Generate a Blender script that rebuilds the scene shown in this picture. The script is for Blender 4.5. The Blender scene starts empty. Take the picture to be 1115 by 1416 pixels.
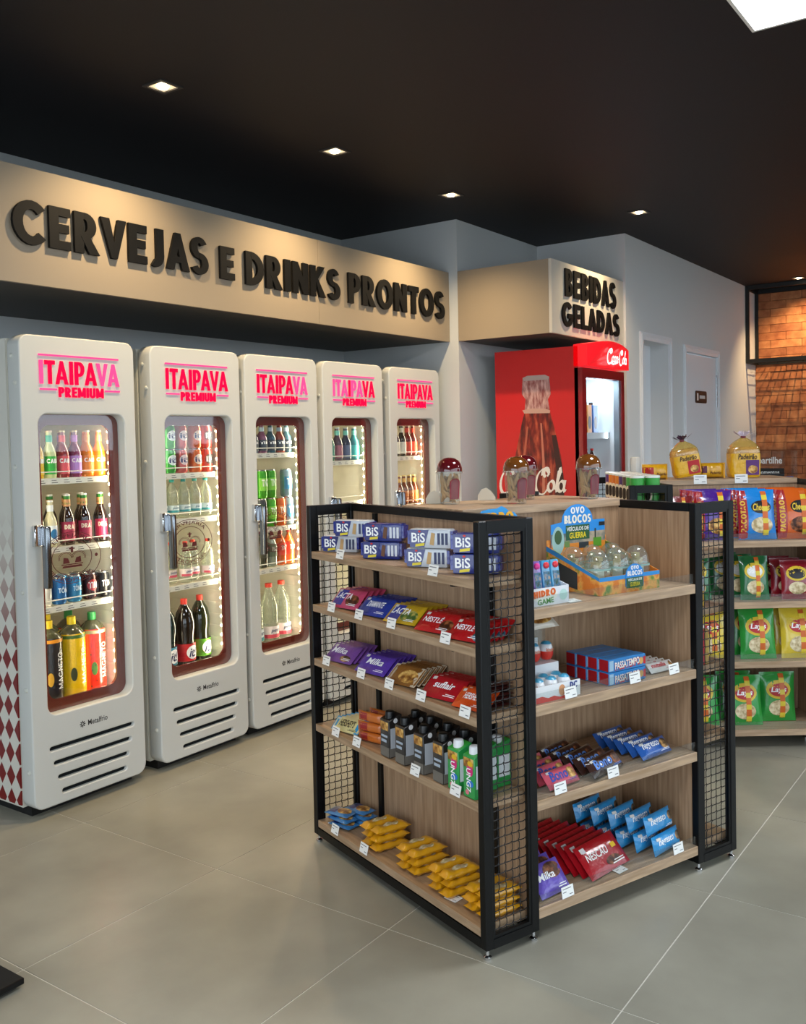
import bpy, bmesh, math, random
from mathutils import Matrix, Vector
random.seed(7)
scene = bpy.context.scene
COL = scene.collection
PI = math.pi

# ------------------------------------------------------------------ camera
W, H = 1115.0, 1416.0
FPX, CXP, CYP = 1297.06, 557.5, 656.23
YAW, PITCH, ROLL = math.radians(35.269), math.radians(-2.0257), math.radians(-1.2377)
CAMZ = 1.6
cF = Vector((math.cos(YAW)*math.cos(PITCH), math.sin(YAW)*math.cos(PITCH), math.sin(PITCH)))
cR0 = Vector((math.sin(YAW), -math.cos(YAW), 0))
cU0 = cR0.cross(cF)
cR = math.cos(ROLL)*cR0 + math.sin(ROLL)*cU0
cU = -math.sin(ROLL)*cR0 + math.cos(ROLL)*cU0
cam_d = bpy.data.cameras.new('camera')
cam_d.sensor_fit = 'VERTICAL'
cam_d.sensor_height = 36.0
cam_d.lens = FPX/H*36.0
cam_d.shift_y = (CYP - H/2)/H
cam_d.clip_start = 0.05
cam = bpy.data.objects.new('camera', cam_d)
COL.objects.link(cam)
cam.matrix_world = Matrix(((cR.x, cU.x, -cF.x, 0), (cR.y, cU.y, -cF.y, 0), (cR.z, cU.z, -cF.z, CAMZ), (0, 0, 0, 1)))
scene.camera = cam
def proj(p):
    d = Vector(p) - Vector((0, 0, CAMZ))
    z = d.dot(cF)
    return CXP + FPX*d.dot(cR)/z, CYP - FPX*d.dot(cU)/z

# ------------------------------------------------------------------ exposure, world, large lights
vs = scene.view_settings
vs.view_transform = 'Standard'
vs.look = 'None'
vs.gamma = 1.0
vs.use_curve_mapping = False
vs.exposure = 0.0
world = bpy.data.worlds.new('sky')
scene.world = world
world.use_nodes = True
wn = world.node_tree.nodes
bg = wn['Background']
bg.inputs[0].default_value = (0.78, 0.89, 1.0, 1)
bg.inputs[1].default_value = 3.3

YF, ZC = -3.6, 3.065          # storefront plane, ceiling height
def area(name, loc, direction, sx, sy, energy, color=(1, 1, 1), portal=False, spread=None):
    d = bpy.data.lights.new(name, 'AREA')
    d.shape = 'RECTANGLE'
    d.size, d.size_y = sx, sy
    d.energy = energy
    d.color = color
    if spread: d.spread = spread
    if portal: d.cycles.is_portal = True
    o = bpy.data.objects.new(name, d)
    COL.objects.link(o)
    o.location = loc
    o.rotation_euler = Vector(direction).to_track_quat('-Z', 'Y').to_euler()
    return o
area('storefront_daylight_portal', (3.5, YF+0.02, 1.55), (0, 1, 0), 12.6, 2.9, 1, portal=True)
area('entrance_daylight_portal', (-2.48, 0.2, 1.35), (1, 0, 0), 6.0, 2.6, 1, portal=True)

# ------------------------------------------------------------------ materials
MATS = {}
def lin(h):
    h = h.lstrip('#')
    o = []
    for i in (0, 2, 4):
        c = int(h[i:i+2], 16)/255
        o.append(c/12.92 if c <= .04045 else ((c+.055)/1.055)**2.4)
    return (o[0], o[1], o[2], 1)
def mat(col, rough=.5, metal=0.0, spec=.5, coat=0.0, bump=0.0, bscale=40.0, emit=0.0, key=''):
    k = (col, rough, metal, spec, coat, bump, bscale, emit, key)
    if k in MATS: return MATS[k]
    m = bpy.data.materials.new('paint_'+col.lstrip('#'))
    m.use_nodes = True
    nt = m.node_tree
    b = nt.nodes['Principled BSDF']
    b.inputs['Base Color'].default_value = lin(col)
    b.inputs['Roughness'].default_value = rough
    b.inputs['Metallic'].default_value = metal
    b.inputs['Specular IOR Level'].default_value = spec
    b.inputs['Coat Weight'].default_value = coat
    b.inputs['Coat Roughness'].default_value = .08
    if emit:
        b.inputs['Emission Color'].default_value = lin(col)
        b.inputs['Emission Strength'].default_value = emit
    if bump:
        tc = nt.nodes.new('ShaderNodeTexCoord')
        n = nt.nodes.new('ShaderNodeTexNoise')
        n.inputs['Scale'].default_value = bscale
        n.inputs['Detail'].default_value = 3
        bp = nt.nodes.new('ShaderNodeBump')
        bp.inputs['Strength'].default_value = bump
        bp.inputs['Distance'].default_value = .01
        nt.links.new(tc.outputs['Object'], n.inputs['Vector'])
        nt.links.new(n.outputs['Fac'], bp.inputs['Height'])
        nt.links.new(bp.outputs['Normal'], b.inputs['Normal'])
    MATS[k] = m
    return m
def foil(col, rough=.28, bump=.35, bscale=45): return mat(col, rough, 0, .6, .5, bump, bscale)
def ramp_mat(name, c1, c2, scale, rough, detail=4, stretch=(1, 1, 1), bump=0.0, space='Object', lo=.35, hi=.65, spec=.5, c3=None):
    m = bpy.data.materials.new(name)
    m.use_nodes = True
    nt = m.node_tree
    b = nt.nodes['Principled BSDF']
    b.inputs['Roughness'].default_value = rough
    b.inputs['Specular IOR Level'].default_value = spec
    if space == 'World':
        tc = nt.nodes.new('ShaderNodeNewGeometry'); out = tc.outputs['Position']
    else:
        tc = nt.nodes.new('ShaderNodeTexCoord'); out = tc.outputs['Object']
    mp = nt.nodes.new('ShaderNodeMapping')
    mp.inputs['Scale'].default_value = stretch
    n = nt.nodes.new('ShaderNodeTexNoise')
    n.inputs['Scale'].default_value = scale
    n.inputs['Detail'].default_value = detail
    r = nt.nodes.new('ShaderNodeValToRGB')
    r.color_ramp.elements[0].position = lo
    r.color_ramp.elements[0].color = lin(c1)
    r.color_ramp.elements[1].position = hi
    r.color_ramp.elements[1].color = lin(c2)
    if c3:
        e = r.color_ramp.elements.new((lo+hi)/2); e.color = lin(c3)
    nt.links.new(out, mp.inputs['Vector'])
    nt.links.new(mp.outputs['Vector'], n.inputs['Vector'])
    nt.links.new(n.outputs['Fac'], r.inputs['Fac'])
    nt.links.new(r.outputs['Color'], b.inputs['Base Color'])
    if bump:
        bp = nt.nodes.new('ShaderNodeBump')
        bp.inputs['Strength'].default_value = bump
        bp.inputs['Distance'].default_value = .004
        nt.links.new(n.outputs['Fac'], bp.inputs['Height'])
        nt.links.new(bp.outputs['Normal'], b.inputs['Normal'])
    return m
def clear_mat(name, tint, refl=.06, haze=0.0, hazecol='#ffffff', rough=.02, grad=1.0):
    # thin clear sheet: transparent + fresnel reflection (+ a little diffuse body)
    m = bpy.data.materials.new(name)
    m.use_nodes = True
    nt = m.node_tree
    for n in list(nt.nodes):
        if n.type != 'OUTPUT_MATERIAL': nt.nodes.remove(n)
    out = [n for n in nt.nodes if n.type == 'OUTPUT_MATERIAL'][0]
    tr = nt.nodes.new('ShaderNodeBsdfTransparent')
    tr.inputs[0].default_value = lin(tint)
    gl = nt.nodes.new('ShaderNodeBsdfGlossy')
    gl.inputs['Roughness'].default_value = rough
    lw = nt.nodes.new('ShaderNodeLayerWeight'); lw.inputs['Blend'].default_value = .5
    pw = nt.nodes.new('ShaderNodeMath'); pw.operation = 'POWER'; pw.inputs[1].default_value = 5
    fr = nt.nodes.new('ShaderNodeMath'); fr.operation = 'MULTIPLY_ADD'; fr.inputs[1].default_value = 1-refl; fr.inputs[2].default_value = refl
    nt.links.new(lw.outputs['Facing'], pw.inputs[0]); nt.links.new(pw.outputs[0], fr.inputs[0])
    mx = nt.nodes.new('ShaderNodeMixShader')
    nt.links.new(fr.outputs[0], mx.inputs[0])
    last = tr
    if haze:
        df = nt.nodes.new('ShaderNodeBsdfDiffuse')
        df.inputs[0].default_value = lin(hazecol)
        m2 = nt.nodes.new('ShaderNodeMixShader')
        m2.inputs[0].default_value = haze
        nt.links.new(tr.outputs[0], m2.inputs[1])
        nt.links.new(df.outputs[0], m2.inputs[2])
        last = m2
    nt.links.new(last.outputs[0], mx.inputs[1])
    nt.links.new(gl.outputs[0], mx.inputs[2])
    nt.links.new(mx.outputs[0], out.inputs[0])
    return m
def emit_mat(name, col, strength):
    m = bpy.data.materials.new(name)
    m.use_nodes = True
    nt = m.node_tree
    for n in list(nt.nodes):
        if n.type != 'OUTPUT_MATERIAL': nt.nodes.remove(n)
    out = [n for n in nt.nodes if n.type == 'OUTPUT_MATERIAL'][0]
    e = nt.nodes.new('ShaderNodeEmission')
    e.inputs[0].default_value = lin(col)
    e.inputs[1].default_value = strength
    nt.links.new(e.outputs[0], out.inputs[0])
    return m

M_WOOD = ramp_mat('oak_laminate_vertical_grain', '#957559', '#b99a7b', 9, .45, 6, (9, 9, .55), .05, lo=.3, hi=.7, c3='#a88869')
M_WOODH = ramp_mat('oak_laminate_horizontal_grain', '#a58766', '#c9aa88', 9, .42, 6, (.7, 9, 9), .05, lo=.3, hi=.7, c3='#b0957a')
M_WOODL = ramp_mat('oak_laminate_lengthwise_grain', '#96795c', '#b79a7b', 9, .42, 6, (9, .7, 9), .05, lo=.3, hi=.7, c3='#a68a6c')
M_TILE = ramp_mat('cement_look_porcelain', '#868376', '#a4a192', 2.2, .33, 9, (1, 1, 1), .02, 'World', .3, .72, spec=.45)
M_GROUT = mat('#d9d6cc', .8)
M_BLACK = mat('#060708', .4, 0, .3)
M_BLACKM = mat('#0b0b0c', .55)
M_CHROME = mat('#d8dade', .12, 1.0)
M_WALL = mat('#c9cdce', .7, 0, .3)
M_WALLW = mat('#d9dbdc', .65, 0, .3)
M_CEIL = mat('#17171c', .6, 0, .3)
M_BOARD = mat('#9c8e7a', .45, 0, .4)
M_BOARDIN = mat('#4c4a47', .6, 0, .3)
M_DOORW = mat('#e6e9ee', .4)
M_PLASTIC = mat('#cfd0ca', .42, 0, .5, 0, .04, 400)
M_PLASTIC2 = mat('#d2d2c8', .45)
M_LINER = mat('#dedacb', .4)
M_BAND = mat('#6c241a', .25, 0, .5, .4)
M_GLASS = clear_mat('door_glass', '#fbfdfd', .085)
M_ACRYL = clear_mat('clear_acrylic', '#f4f7f7', .05)
M_CUPC = clear_mat('clear_cup_plastic', '#f2f4f2', .05, .08)
M_PET = clear_mat('clear_pet_bottle', '#e9eee6', .055, .16, '#e8ead8', .06)
M_LED = emit_mat('led_warm', '#fff2c8', 22)
M_NEON = emit_mat('red_backlit_acrylic', '#ff0a3a', 1.7)
M_NEON2 = emit_mat('pink_backlit_acrylic', '#ff4a86', 1.5)
M_PANEL = emit_mat('led_panel_white', '#f2f6ff', 9)
M_SIGN = mat('#080808', .6, 0, .25)
M_INK = mat('#17140f', .7)
M_WHITEP = mat('#f2f2ee', .5)
M_STICK = mat('#5a1d1a', .6)

# ------------------------------------------------------------------ mesh helpers
class MB:
    def __init__(s): s.v = []; s.f = []
    def box(s, x0, y0, z0, x1, y1, z1):
        n = len(s.v)
        s.v += [(x0,y0,z0),(x1,y0,z0),(x1,y1,z0),(x0,y1,z0),(x0,y0,z1),(x1,y0,z1),(x1,y1,z1),(x0,y1,z1)]
        s.f += [tuple(n+i for i in q) for q in ((3,2,1,0),(4,5,6,7),(0,1,5,4),(1,2,6,5),(2,3,7,6),(3,0,4,7))]
        return s
    def poly(s, pts):
        n = len(s.v); s.v += [tuple(p) for p in pts]; s.f.append(tuple(range(n, n+len(pts)))); return s
    def prism(s, pts, fn0, fn1):
        n = len(s.v); k = len(pts)
        s.v += [fn0(*p) for p in pts] + [fn1(*p) for p in pts]
        s.f.append(tuple(range(n+k-1, n-1, -1))); s.f.append(tuple(range(n+k, n+2*k)))
        for i in range(k):
            j = (i+1) % k
            s.f.append((n+i, n+j, n+k+j, n+k+i))
        return s
    def lathe(s, prof, seg=16, cx=0, cy=0, cap=True, sx=1, sy=1):
        n = len(s.v); m = len(prof)
        for r, z in prof:
            for i in range(seg):
                t = 2*PI*i/seg
                s.v.append((cx+r*sx*math.cos(t), cy+r*sy*math.sin(t), z))
        for j in range(m-1):
            for i in range(seg):
                k = (i+1) % seg
                s.f.append((n+j*seg+i, n+j*seg+k, n+(j+1)*seg+k, n+(j+1)*seg+i))
        if cap:
            s.f.append(tuple(n+i for i in range(seg-1, -1, -1)))
            s.f.append(tuple(n+(m-1)*seg+i for i in range(seg)))
        return s
    def tube(s, pts, r, seg=6, closed=False):
        pts = [Vector(p) for p in pts]; n = len(s.v); m = len(pts)
        for j, p in enumerate(pts):
            a = pts[j-1] if (j > 0 or closed) else p
            b = pts[(j+1) % m] if (j < m-1 or closed) else p
            d = (b-a).normalized()
            up = Vector((0,0,1)) if abs(d.z) < .9 else Vector((1,0,0))
            e1 = d.cross(up).normalized(); e2 = d.cross(e1)
            for i in range(seg):
                t = 2*PI*i/seg
                s.v.append(tuple(p + r*(math.cos(t)*e1 + math.sin(t)*e2)))
        for j in range(m if closed else m-1):
            j2 = (j+1) % m
            for i in range(seg):
                k = (i+1) % seg
                s.f.append((n+j*seg+i, n+j*seg+k, n+j2*seg+k, n+j2*seg+i))
        if not closed:
            s.f.append(tuple(n+i for i in range(seg)))
            s.f.append(tuple(n+(m-1)*seg+i for i in range(seg-1, -1, -1)))
        return s
    def grid(s, fn, nu, nv):
        n = len(s.v)
        for j in range(nv+1):
            for i in range(nu+1): s.v.append(tuple(fn(i/nu, j/nv)))
        for j in range(nv):
            for i in range(nu):
                a = n+j*(nu+1)+i
                s.f.append((a, a+1, a+nu+2, a+nu+1))
        return s
    def xf(s, fn, start=0):
        s.v = s.v[:start] + [tuple(fn(*p)) for p in s.v[start:]]; return s
    def mesh(s, name, m, smooth=False, fixn=True):
        me = bpy.data.meshes.new(name)
        me.from_pydata(s.v, [], s.f)
        me.update()
        if fixn:
            bm = bmesh.new(); bm.from_mesh(me)
            bmesh.ops.recalc_face_normals(bm, faces=bm.faces)
            bm.to_mesh(me); bm.free()
        if m: me.materials.append(m)
        if smooth:
            me.polygons.foreach_set('use_smooth', [True]*len(me.polygons))
            me.set_sharp_from_angle(angle=math.radians(40))
        return me
def bevelled(mb, w, seg=2):
    me = bpy.data.meshes.new('t'); me.from_pydata(mb.v, [], mb.f); me.update()
    bm = bmesh.new(); bm.from_mesh(me)
    bmesh.ops.recalc_face_normals(bm, faces=bm.faces)
    bmesh.ops.bevel(bm, geom=list(bm.edges), offset=w, segments=seg, affect='EDGES', profile=.5)
    o = MB(); bm.verts.index_update()
    o.v = [tuple(v.co) for v in bm.verts]; o.f = [tuple(v.index for v in f.verts) for f in bm.faces]
    bm.free(); bpy.data.meshes.remove(me)
    return o
def curve_mesh(cu):
    o = bpy.data.objects.new('t', cu)
    me = bpy.data.meshes.new_from_object(o)
    mb = MB(); mb.v = [tuple(v.co) for v in me.vertices]; mb.f = [tuple(p.vertices) for p in me.polygons]
    bpy.data.objects.remove(o); bpy.data.meshes.remove(me)
    return mb
def text_mb(s, offset=0.0, ext=0.0, res=2, shear=0.0, spacing=1.0):
    cu = bpy.data.curves.new('t', 'FONT')
    cu.body = s; cu.size = 1; cu.resolution_u = res; cu.offset = offset; cu.extrude = ext; cu.shear = shear
    cu.space_character = spacing
    mb = curve_mesh(cu); bpy.data.curves.remove(cu)
    return mb
def fit(mb, w, h, keep=False):
    xs = [p[0] for p in mb.v]; ys = [p[1] for p in mb.v]
    x0, x1, y0, y1 = min(xs), max(xs), min(ys), max(ys)
    sx, sy = w/max(x1-x0, 1e-6), h/max(y1-y0, 1e-6)
    if keep: sx = sy = min(sx, sy)
    mb.v = [((p[0]-(x0+x1)/2)*sx, (p[1]-(y0+y1)/2)*sy, p[2]) for p in mb.v]
    return mb
def plate_mb(outlines, ext, bev=0.0, off=0.0):
    cu = bpy.data.curves.new('t', 'CURVE')
    cu.dimensions = '2D'; cu.fill_mode = 'BOTH'; cu.extrude = ext
    cu.bevel_depth = bev; cu.bevel_resolution = 2; cu.offset = off
    for pts in outlines:
        sp = cu.splines.new('POLY'); sp.points.add(len(pts)-1)
        for i, p in enumerate(pts): sp.points[i].co = (p[0], p[1], 0, 1)
        sp.use_cyclic_u = True
    mb = curve_mesh(cu); bpy.data.curves.remove(cu)
    return mb
def rrect(x0, y0, x1, y1, r, n=6):
    out = []
    for cx, cy, a in ((x1-r, y1-r, 0), (x0+r, y1-r, 90), (x0+r, y0+r, 180), (x1-r, y0+r, 270)):
        for i in range(n+1):
            t = math.radians(a+90*i/n); out.append((cx+r*math.cos(t), cy+r*math.sin(t)))
    return out
def ell(cx, cy, rx, ry, n=28): return [(cx+rx*math.cos(2*PI*i/n), cy+ry*math.sin(2*PI*i/n)) for i in range(n)]
def obj(name, mb, m=None, parent=None, smooth=False, fixn=True):
    me = mb.mesh(name, m, smooth, fixn) if isinstance(mb, MB) else mb
    o = bpy.data.objects.new(name, me); COL.objects.link(o)
    if parent: o.parent = parent
    return o
def tag(o, label=None, cat=None, group=None, kind=None):
    if label: o['label'] = label
    if cat: o['category'] = cat
    if group: o['group'] = group
    if kind: o['kind'] = kind
    return o
def thing(name, label, cat, mw=None, group=None):
    o = bpy.data.objects.new(name, None); o.empty_display_size = .05; COL.objects.link(o)
    if mw is not None: o.matrix_world = mw
    return tag(o, label, cat, group)
def struct(name, mb, m, parent=None, smooth=False):
    o = obj(name, mb, m, parent, smooth)
    if not parent: o['kind'] = 'structure'
    return o
def copy_tree(o, parent=None):
    c = o.copy(); COL.objects.link(c); c.parent = parent
    for ch in KIDS.get(o.name) or list(o.children): copy_tree(ch, c)
    return c
KIDS = {}
PROTO_USED = set()
def put(proto, mw, label, group=None):
    if proto.name in PROTO_USED: o = copy_tree(proto)
    else: PROTO_USED.add(proto.name); o = proto
    o.matrix_world = mw; o['label'] = label
    if group: o['group'] = group
    return o
ORD = ['first', 'second', 'third', 'fourth', 'fifth', 'sixth', 'seventh', 'eighth', 'ninth', 'tenth', 'eleventh', 'twelfth', 'thirteenth', 'fourteenth']
def T(x, y, z): return Matrix.Translation((x, y, z))
def RX(a): return Matrix.Rotation(math.radians(a), 4, 'X')
def RY(a): return Matrix.Rotation(math.radians(a), 4, 'Y')
def RZ(a): return Matrix.Rotation(math.radians(a), 4, 'Z')

# surface maps for printed decoration: (x right, z up) metres -> point on the front (-y) side
def flat_map(d, zc): return lambda x, z, e: (x, -d/2-e, zc+z)
def cyl_map(r, zc): return lambda x, z, e: ((r+e)*math.sin(x/r), -(r+e)*math.cos(x/r), zc+z)
def d_poly(S, pts, e=.0006):
    mb = plate_mb([pts], 0); return mb.xf(lambda x, y, z: S(x, y, e))
def d_rect(S, x0, z0, x1, z1, e=.0006, nu=6, nv=3): return MB().grid(lambda u, v: S(x0+(x1-x0)*u, z0+(z1-z0)*v, e), nu, nv)
def d_ell(S, cx, cz, rx, rz, e=.0006, n=20, k=3):
    mb = MB(); mb.v.append(S(cx, cz, e))
    for j in range(1, k+1):
        for i in range(n): t = 2*PI*i/n; mb.v.append(S(cx+rx*j/k*math.cos(t), cz+rz*j/k*math.sin(t), e))
    for i in range(n): mb.f.append((0, 1+i, 1+(i+1) % n))
    for j in range(k-1):
        for i in range(n):
            q = (i+1) % n; mb.f.append((1+j*n+i, 1+(j+1)*n+i, 1+(j+1)*n+q, 1+j*n+q))
    return mb
def d_text(S, s, cx, cz, w, h, off=.03, e=.0012, rot=0, shear=0, res=3):
    mb = fit(text_mb(s, min(off, .02), 0, res, shear), w, h)
    c, sn = math.cos(math.radians(rot)), math.sin(math.radians(rot))
    return mb.xf(lambda x, y, z: S(cx+x*c-y*sn, cz+x*sn+y*c, e))
def join(*mbs):
    o = MB()
    for m in mbs:
        n = len(o.v); o.v += m.v; o.f += [tuple(n+i for i in f) for f in m.f]
    return o
def deco(root, name, mb, m): return obj(name, mb, m, root, fixn=False)


# ------------------------------------------------------------------ heavy geometric capitals, built stroke by stroke
def _ring(cx, cy, rx, ry, a0, a1, w, wy=None, n=None):
    wy = w if wy is None else wy
    n = n or max(4, int(abs(a1-a0)/15))
    A = [math.radians(a0+(a1-a0)*i/n) for i in range(n+1)]
    return [[(cx+rx*math.cos(A[i]), cy+ry*math.sin(A[i])), (cx+rx*math.cos(A[i+1]), cy+ry*math.sin(A[i+1])),
             (cx+(rx-w)*math.cos(A[i+1]), cy+(ry-wy)*math.sin(A[i+1])), (cx+(rx-w)*math.cos(A[i]), cy+(ry-wy)*math.sin(A[i]))] for i in range(n)]
def _r(x0, y0, x1, y1): return [[(x0, y0), (x1, y0), (x1, y1), (x0, y1)]]
def glyph(c, w):
    h = w*.86
    if c == 'I': return _r(0, 0, w, 1), w
    if c == 'H': return _r(0, 0, w, 1)+_r(.66-w, 0, .66, 1)+_r(w, .5-h/2, .66-w, .5+h/2), .66
    if c == 'L': return _r(0, 0, w, 1)+_r(w, 0, .52, h), .52
    if c == 'E': return _r(0, 0, w, 1)+_r(w, 0, .54, h)+_r(w, .5-h/2, .5, .5+h/2)+_r(w, 1-h, .54, 1), .54
    if c == 'T': return _r(0, 1-h, .58, 1)+_r(.29-w/2, 0, .29+w/2, 1-h), .58
    if c == 'V': return [[(0, 1), (w, 1), (.36+w*.35, 0), (.36-w*.35, 0)], [(.72-w, 1), (.72, 1), (.36+w*.35, 0), (.36-w*.35, 0)]], .72
    if c == 'A': return [[(0, 0), (w, 0), (.37+w*.38, 1), (.37-w*.38, 1)], [(.74-w, 0), (.74, 0), (.37+w*.38, 1), (.37-w*.38, 1)]]+_r(.18, .2, .56, .2+h*.8), .74
    if c == 'N': return _r(0, 0, w, 1)+_r(.68-w, 0, .68, 1)+[[(0, 1), (w*.95, 1), (.68, 0), (.68-w*.95, 0)]], .68
    if c == 'M': return _r(0, 0, w, 1)+_r(.86-w, 0, .86, 1)+[[(0, 1), (w, 1), (.43+w*.4, .1), (.43-w*.4, .1)], [(.86-w, 1), (.86, 1), (.43+w*.4, .1), (.43-w*.4, .1)]], .86
    if c == 'K': return _r(0, 0, w, 1)+[[(w*.9, .42), (w*.9, .62), (.40, 1), (.66, 1)], [(w*1.0, .5), (.28, .68), (.70, 0), (.42, 0)]], .70
    if c == 'D': return _r(0, 0, w, 1)+_r(w, 0, .22, h)+_r(w, 1-h, .22, 1)+_ring(.2, .5, .5, .5, -90, 90, w, h), .70
    if c == 'O': return _ring(.42, .5, .42, .52, 0, 360, w, h, 28), .84
    if c == 'C': return _ring(.45, .5, .45, .52, 42, 318, w, h), .78
    if c == 'G': return _ring(.45, .5, .45, .52, 42, 340, w, h)+_r(.47, .34, .87, .34+h), .87
    if c == 'P': return _r(0, 0, w, 1)+_r(w, .36, .3, .36+h*.8)+_r(w, 1-h*.8, .3, 1)+_ring(.28, .68, .3, .32, -90, 90, w, h*.8), .58
    if c == 'R': return _r(0, 0, w, 1)+_r(w, .36, .3, .36+h*.8)+_r(w, 1-h*.8, .3, 1)+_ring(.28, .68, .3, .32, -90, 90, w, h*.8)+[[(.16, .42), (.40, .42), (.66, 0), (.38, 0)]], .66
    if c == 'B': return _r(0, 0, w, 1)+_r(w, 0, .32, h*.8)+_r(w, .5-h*.4, .3, .5+h*.4)+_r(w, 1-h*.8, .3, 1)+_ring(.29, .27, .32, .27, -90, 90, w, h*.8)+_ring(.28, .75, .28, .25, -90, 90, w, h*.75), .61
    if c == 'S': return _ring(.28, .72, .28, .30, 25, 270, w*.92, h*.82)+_ring(.28, .28, .30, .30, -155, 90, w*.92, h*.82), .58
    if c == 'J': return _r(.42-w, .3, .42, 1)+_ring(.16, .3, .26, .32, -120, 0, w, h), .42
    if c == 'U': return _r(0, .3, w, 1)+_r(.64-w, .3, .64, 1)+_ring(.32, .32, .32, .34, 180, 360, w, h), .64
    return [], .3
KERN = {'RV': -.05, 'VE': -.04, 'AS': -.04, 'DA': -.05, 'LA': -.03, 'TA': -.08, 'AV': -.12, 'VA': -.12, 'PA': -.08, 'AI': -.01, 'RO': -.02, 'TO': -.05, 'JA': -.02, 'NT': .02, 'AD': -.03}
def heavy_polys(word, w=.25, gap=.07):
    """list of (polys) per letter in font units, total width"""
    x = 0; out = []
    for i, c in enumerate(word):
        ps, a = glyph(c, w)
        out.append([[(p[0]+x, p[1]) for p in q] for q in ps]); x += a
        if i < len(word)-1: x += gap+KERN.get(word[i:i+2], 0)
    return out, x
def heavy_flat(word, wd, ht, w=.25, gap=.07):
    L, tot = heavy_polys(word, w, gap); mb = MB()
    for ps in L:
        for k, q in enumerate(ps): mb.poly([((p[0]/tot-.5)*wd, (p[1]-.5)*ht, k*2e-5) for p in q])
    return mb
def d_heavy(S, word, cx, cz, wd, ht, e=.0012, rot=0, w=.25, gap=.07):
    mb = heavy_flat(word, wd, ht, w, gap)
    c, sn = math.cos(math.radians(rot)), math.sin(math.radians(rot))
    return mb.xf(lambda x, y, z: S(cx+x*c-y*sn, cz+x*sn+y*c, e+z))
def letters(parent, word, x0, x1, z0, z1, y, depth, w, m, name='letter', stand=.012, gap=.07, pick=None):
    L, tot = heavy_polys(word, w, gap)
    for k, ps in enumerate(L):
        c = MB()
        for j, q in enumerate(ps):
            pts = [(x0+p[0]/tot*(x1-x0), z0+p[1]*(z1-z0)) for p in q]; dd = y-stand-depth-j*6e-5
            c.prism(pts, lambda a, b: (a, y-stand, b), lambda a, b: (a, dd, b))
        obj(name, c, pick[k] if pick else m, parent)

# ------------------------------------------------------------------ room shell
XP, YP, YS, YW = 5.35, 3.307, 3.374, 4.287
XI, YD, YB2, XB = 6.514, 2.602, 2.619, 10.0
Z0S, Z1S = 2.259, 2.72
FS = .9488                     # gondolas and floor grid were measured for a 1.6 m eye height; the eye is FLZ lower
FLZ = CAMZ*(1-FS)
fl = struct('floor', MB().box(-2.5, YF, FLZ-.06, XB+.2, YW+.1, FLZ-.0015), M_GROUT)
TP, G = .8055*FS, .0021
tile_me = MB().box(G, G, FLZ-.02, TP-G, TP-G, FLZ).mesh('tile', M_TILE)
for i in range(-6, 12):
    for j in range(-7, 6):
        x, y = 1.6195*FS+TP*i, 1.0070*FS+TP*j
        if x+TP > XB+.2 or x < -2.6 or y+TP > YW+.15 or y < YF-.1: continue
        t = bpy.data.objects.new('tile', tile_me); COL.objects.link(t); t.parent = fl; t.location = (x, y, 0)
struct('ceiling', MB().box(-2.5, YF, ZC, XB+.2, YW+.1, ZC+.1), M_CEIL)
struct('wall_left', MB().box(-2.5, YW, 0, XP+.05, YW+.1, ZC), M_WALL)
struct('wall_pillar', MB().box(XP, YP, 0, XI+.2, YW+.1, ZC), M_WALL)
# wall with two doors
D1a, D1b, D1z = 6.826, 7.39, 2.325
D2a, D2b, D2z = 7.809, 8.66, 2.30
dw = MB().box(XI, YD, 0, D1a, YP+.1, ZC).box(D1b, YD, 0, D2a, YD+.9, ZC).box(D2b, YD, 0, XB+.1, YD+.9, ZC)
dw.box(D1a, YD, D1z, D1b, YD+.9, ZC).box(D2a, YD, D2z, D2b, YD+.9, ZC)
struct('wall_doors', dw, M_WALLW)
def casing(name, xa, xb, zt, w=.058):
    mb = MB().box(xa-w, YD-.014, 0, xa, YD-.0005, zt+w).box(xb, YD-.014, 0, xb+w, YD-.0005, zt+w).box(xa, YD-.014, zt, xb, YD-.0005, zt+w)
    mb.box(xa-w+.012, YD-.02, 0, xa-w+.03, YD-.014, zt+w-.012).box(xb+w-.03, YD-.02, 0, xb+w-.012, YD-.014, zt+w-.012).box(xa-w+.03, YD-.02, zt+w-.03, xb+w-.03, YD-.014, zt+w-.012)
    return struct(name, mb, M_DOORW)
casing('trim_1', D1a, D1b, D1z)
casing('trim_2', D2a, D2b, D2z)
d1 = struct('door_1', MB().box(D1a, YD+.148, 0, D1b, YD+.19, D1z), M_DOORW)
struct('door_2', MB().box(D2a+.001, YD+.003, .005, D2b-.001, YD+.05, D2z-.012), M_DOORW)
hinge = MB().lathe([(.007, 0), (.007, .09)], 8).mesh('hinge', M_CHROME, True)
d2 = bpy.data.objects['door_2']
for hz in (.25, 1.9, 2.0, 2.1):
    h = obj('hinge', hinge, None, d2); h.location = (D2b-.012, YD-.003, hz-.05)
def plate(name, x, z, w, h, y, label):
    t = thing(name, label, 'sign', T(x, y, z))
    obj('plaque', plate_mb([rrect(-w/2, -h/2, w/2, h/2, .02)], .003).xf(lambda a, b, c: (a, c-.003, b)), mat('#2b211c', .4), t)
    S = lambda a, b, e: (a, -.0065-e, b)
    deco(t, 'lettering', d_rect(S, -w*.17, -h*.14, w*.33, h*.14), mat('#d8d4d0', .5))
    deco(t, 'symbol', d_rect(S, -w*.4, -h*.3, -w*.28, h*.3), M_WHITEP)
plate('door_plaque', 8.21, 1.93, .30, .105, YD+.002, 'dark brown plaque on the closed white door')
plate('door_plaque', 7.10, 1.93, .22, .13, YD+.147, 'dark plaque inside the recessed doorway beside the red cooler')
ds = thing('wall_dispenser', 'small white dispenser on wall between red cooler and recessed doorway', 'dispenser', T(6.6, YD, 1.30))
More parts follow.
